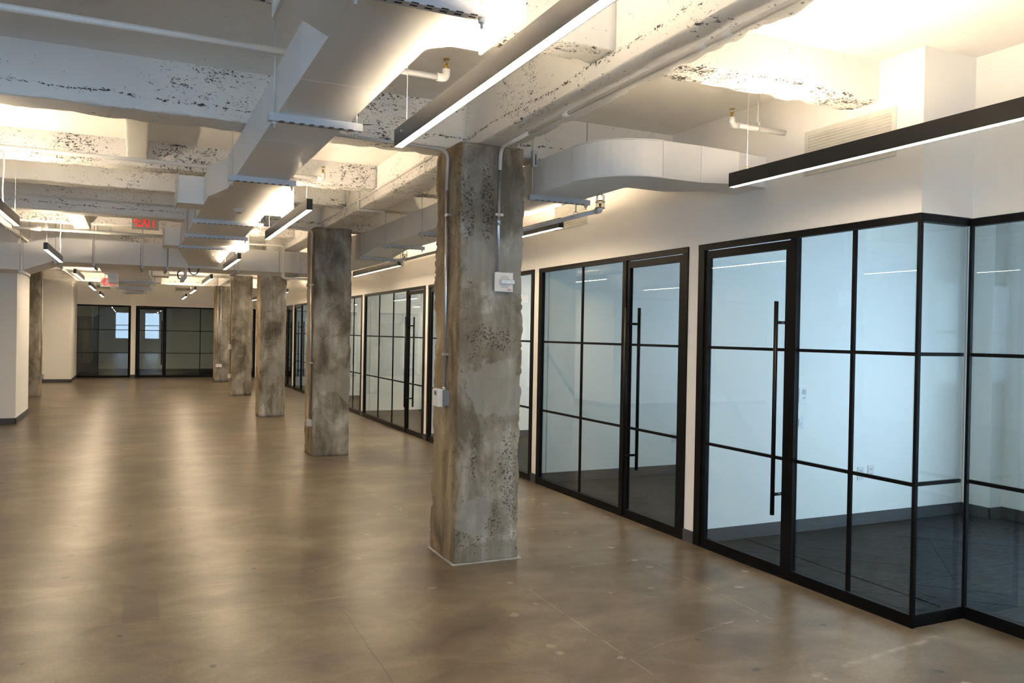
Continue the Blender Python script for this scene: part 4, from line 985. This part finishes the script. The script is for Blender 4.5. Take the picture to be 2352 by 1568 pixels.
# ------------------------------------------------------------------ wall vents
def vent(y0, y1, z0, z1, label, axis='y', c=W):
    P = (lambda u, n, z: (c-n, u, z)) if axis == 'y' else (lambda u, n, z: (u, c-n, z))
    t = thing('wall_vent', label, 'vent', P((y0+y1)/2, 0, z0), 'transfer grilles')
    fw = 0.032
    for nm, p, q in (('frame', (y0, 0, z0), (y0+fw, 0.008, z1)), ('frame', (y1-fw, 0, z0), (y1, 0.008, z1)), ('frame', (y0+fw, 0, z0), (y1-fw, 0.008, z0+fw)), ('frame', (y0+fw, 0, z1-fw), (y1-fw, 0.008, z1))):
        box(nm, P(*p), P(*q), 'grille_paint', t)
    box('backing', P(y0+fw, 0.0006, z0+fw), P(y1-fw, 0.0014, z1-fw), 'grey_grille', t)
    n = 12; me = None; h = (z1-z0-2*fw)/n
    for k in range(n):
        z = z0+fw+h*(k+0.5)
        MB().hexa([P(y0+fw, 0.0016, z-h*0.10), P(y1-fw, 0.0016, z-h*0.10), P(y1-fw, 0.008, z-h*0.47), P(y0+fw, 0.008, z-h*0.47), P(y0+fw, 0.0016, z+h*0.46), P(y1-fw, 0.0016, z+h*0.46), P(y1-fw, 0.0095, z-h*0.35), P(y0+fw, 0.0095, z-h*0.35)]).build('slat', 'grille_paint', t)
vent(3.445, 4.18, 2.81, 3.11, 'large white louvred vent on the right wall behind the pendant light')
vent(7.12, 7.86, 2.83, 3.13, 'white louvred vent just right of the nearest column')
vent(10.55, 11.3, 2.83, 3.13, 'white louvred vent behind the side duct')
vent(13.3, 14.0, 2.83, 3.12, 'white louvred vent between the first two columns, above the glass fronts')
vent(-1.19, -0.735, 2.965, 3.12, 'grey louvred vent high on the far wall at the left', 'x', YB)
vent(1.25, 1.79, 2.99, 3.14, 'grey louvred vent high on the far wall at the right', 'x', YB)

# ------------------------------------------------------------------ small wall devices in the offices
def plate(name, label, cat, x, y, z, w, h, kind):
    t = thing(name, label, cat, (x, y, z), 'office wall devices' if kind != 'stat' else None)
    if kind == 'stat':
        MB().hexa([(x-w/2, y-0.02, z-h/2), (x+w/2, y-0.02, z-h/2), (x+w/2, y-0.0005, z-h/2), (x-w/2, y-0.0005, z-h/2), (x-w/2, y-0.024, z+h/2), (x+w/2, y-0.024, z+h/2), (x+w/2, y-0.0005, z+h/2), (x-w/2, y-0.0005, z+h/2)]).build('body', 'white_plastic', t)
        box('display', (x-w*0.05, y-0.0262, z+h*0.08), (x+w*0.38, y-0.024, z+h*0.38), 'lcd_grey', t)
        for k in range(3): box('button', (x+w*0.02+k*w*0.12, y-0.0245, z-h*0.22), (x+w*0.1+k*w*0.12, y-0.0205, z-h*0.12), 'grille_paint', t)
    else:
        box('plate', (x-w/2, y-0.006, z-h/2), (x+w/2, y-0.0005, z+h/2), 'white_plastic', t)
        if kind == 'switch': box('rocker', (x-w*0.22, y-0.011, z-h*0.28), (x+w*0.22, y-0.006, z+h*0.28), 'white_plastic', t); box('dimmer', (x-w*0.05, y-0.013, z-h*0.16), (x+w*0.05, y-0.011, z-h*0.02), 'grey_grille', t)
        else:
            for s in (-1, 1):
                f = box('socket_face', (x-w*0.24, y-0.0085, z+s*h*0.2-h*0.13), (x+w*0.24, y-0.006, z+s*h*0.2+h*0.13), 'white_plastic', t)
                for q in (-1, 1): box('slot', (x+q*w*0.1-0.002, y-0.0095, z+s*h*0.2-0.006), (x+q*w*0.1+0.002, y-0.0085, z+s*h*0.2+0.008), 'dark_slot', f)
YA = 5.310
plate('thermostat', 'white thermostat on the office wall behind the nearest glass front', 'thermostat', 5.30, YA, 1.20, 0.085, 0.125, 'stat')
plate('light_switch', 'white light switch below the thermostat in the nearest office', 'switch', 5.29, YA, 0.96, 0.075, 0.12, 'switch')
plate('wall_outlet', 'left one of the two white outlets low on the nearest office wall', 'outlet', 6.045, YA, 0.472, 0.075, 0.12, 'o')
plate('wall_outlet', 'right one of the two white outlets low on the nearest office wall', 'outlet', 6.175, YA, 0.482, 0.075, 0.12, 'o')
plate('wall_outlet', 'white double outlet low on the wall of the second office', 'outlet', 6.10, 8.172, 0.445, 0.12, 0.12, 'o')
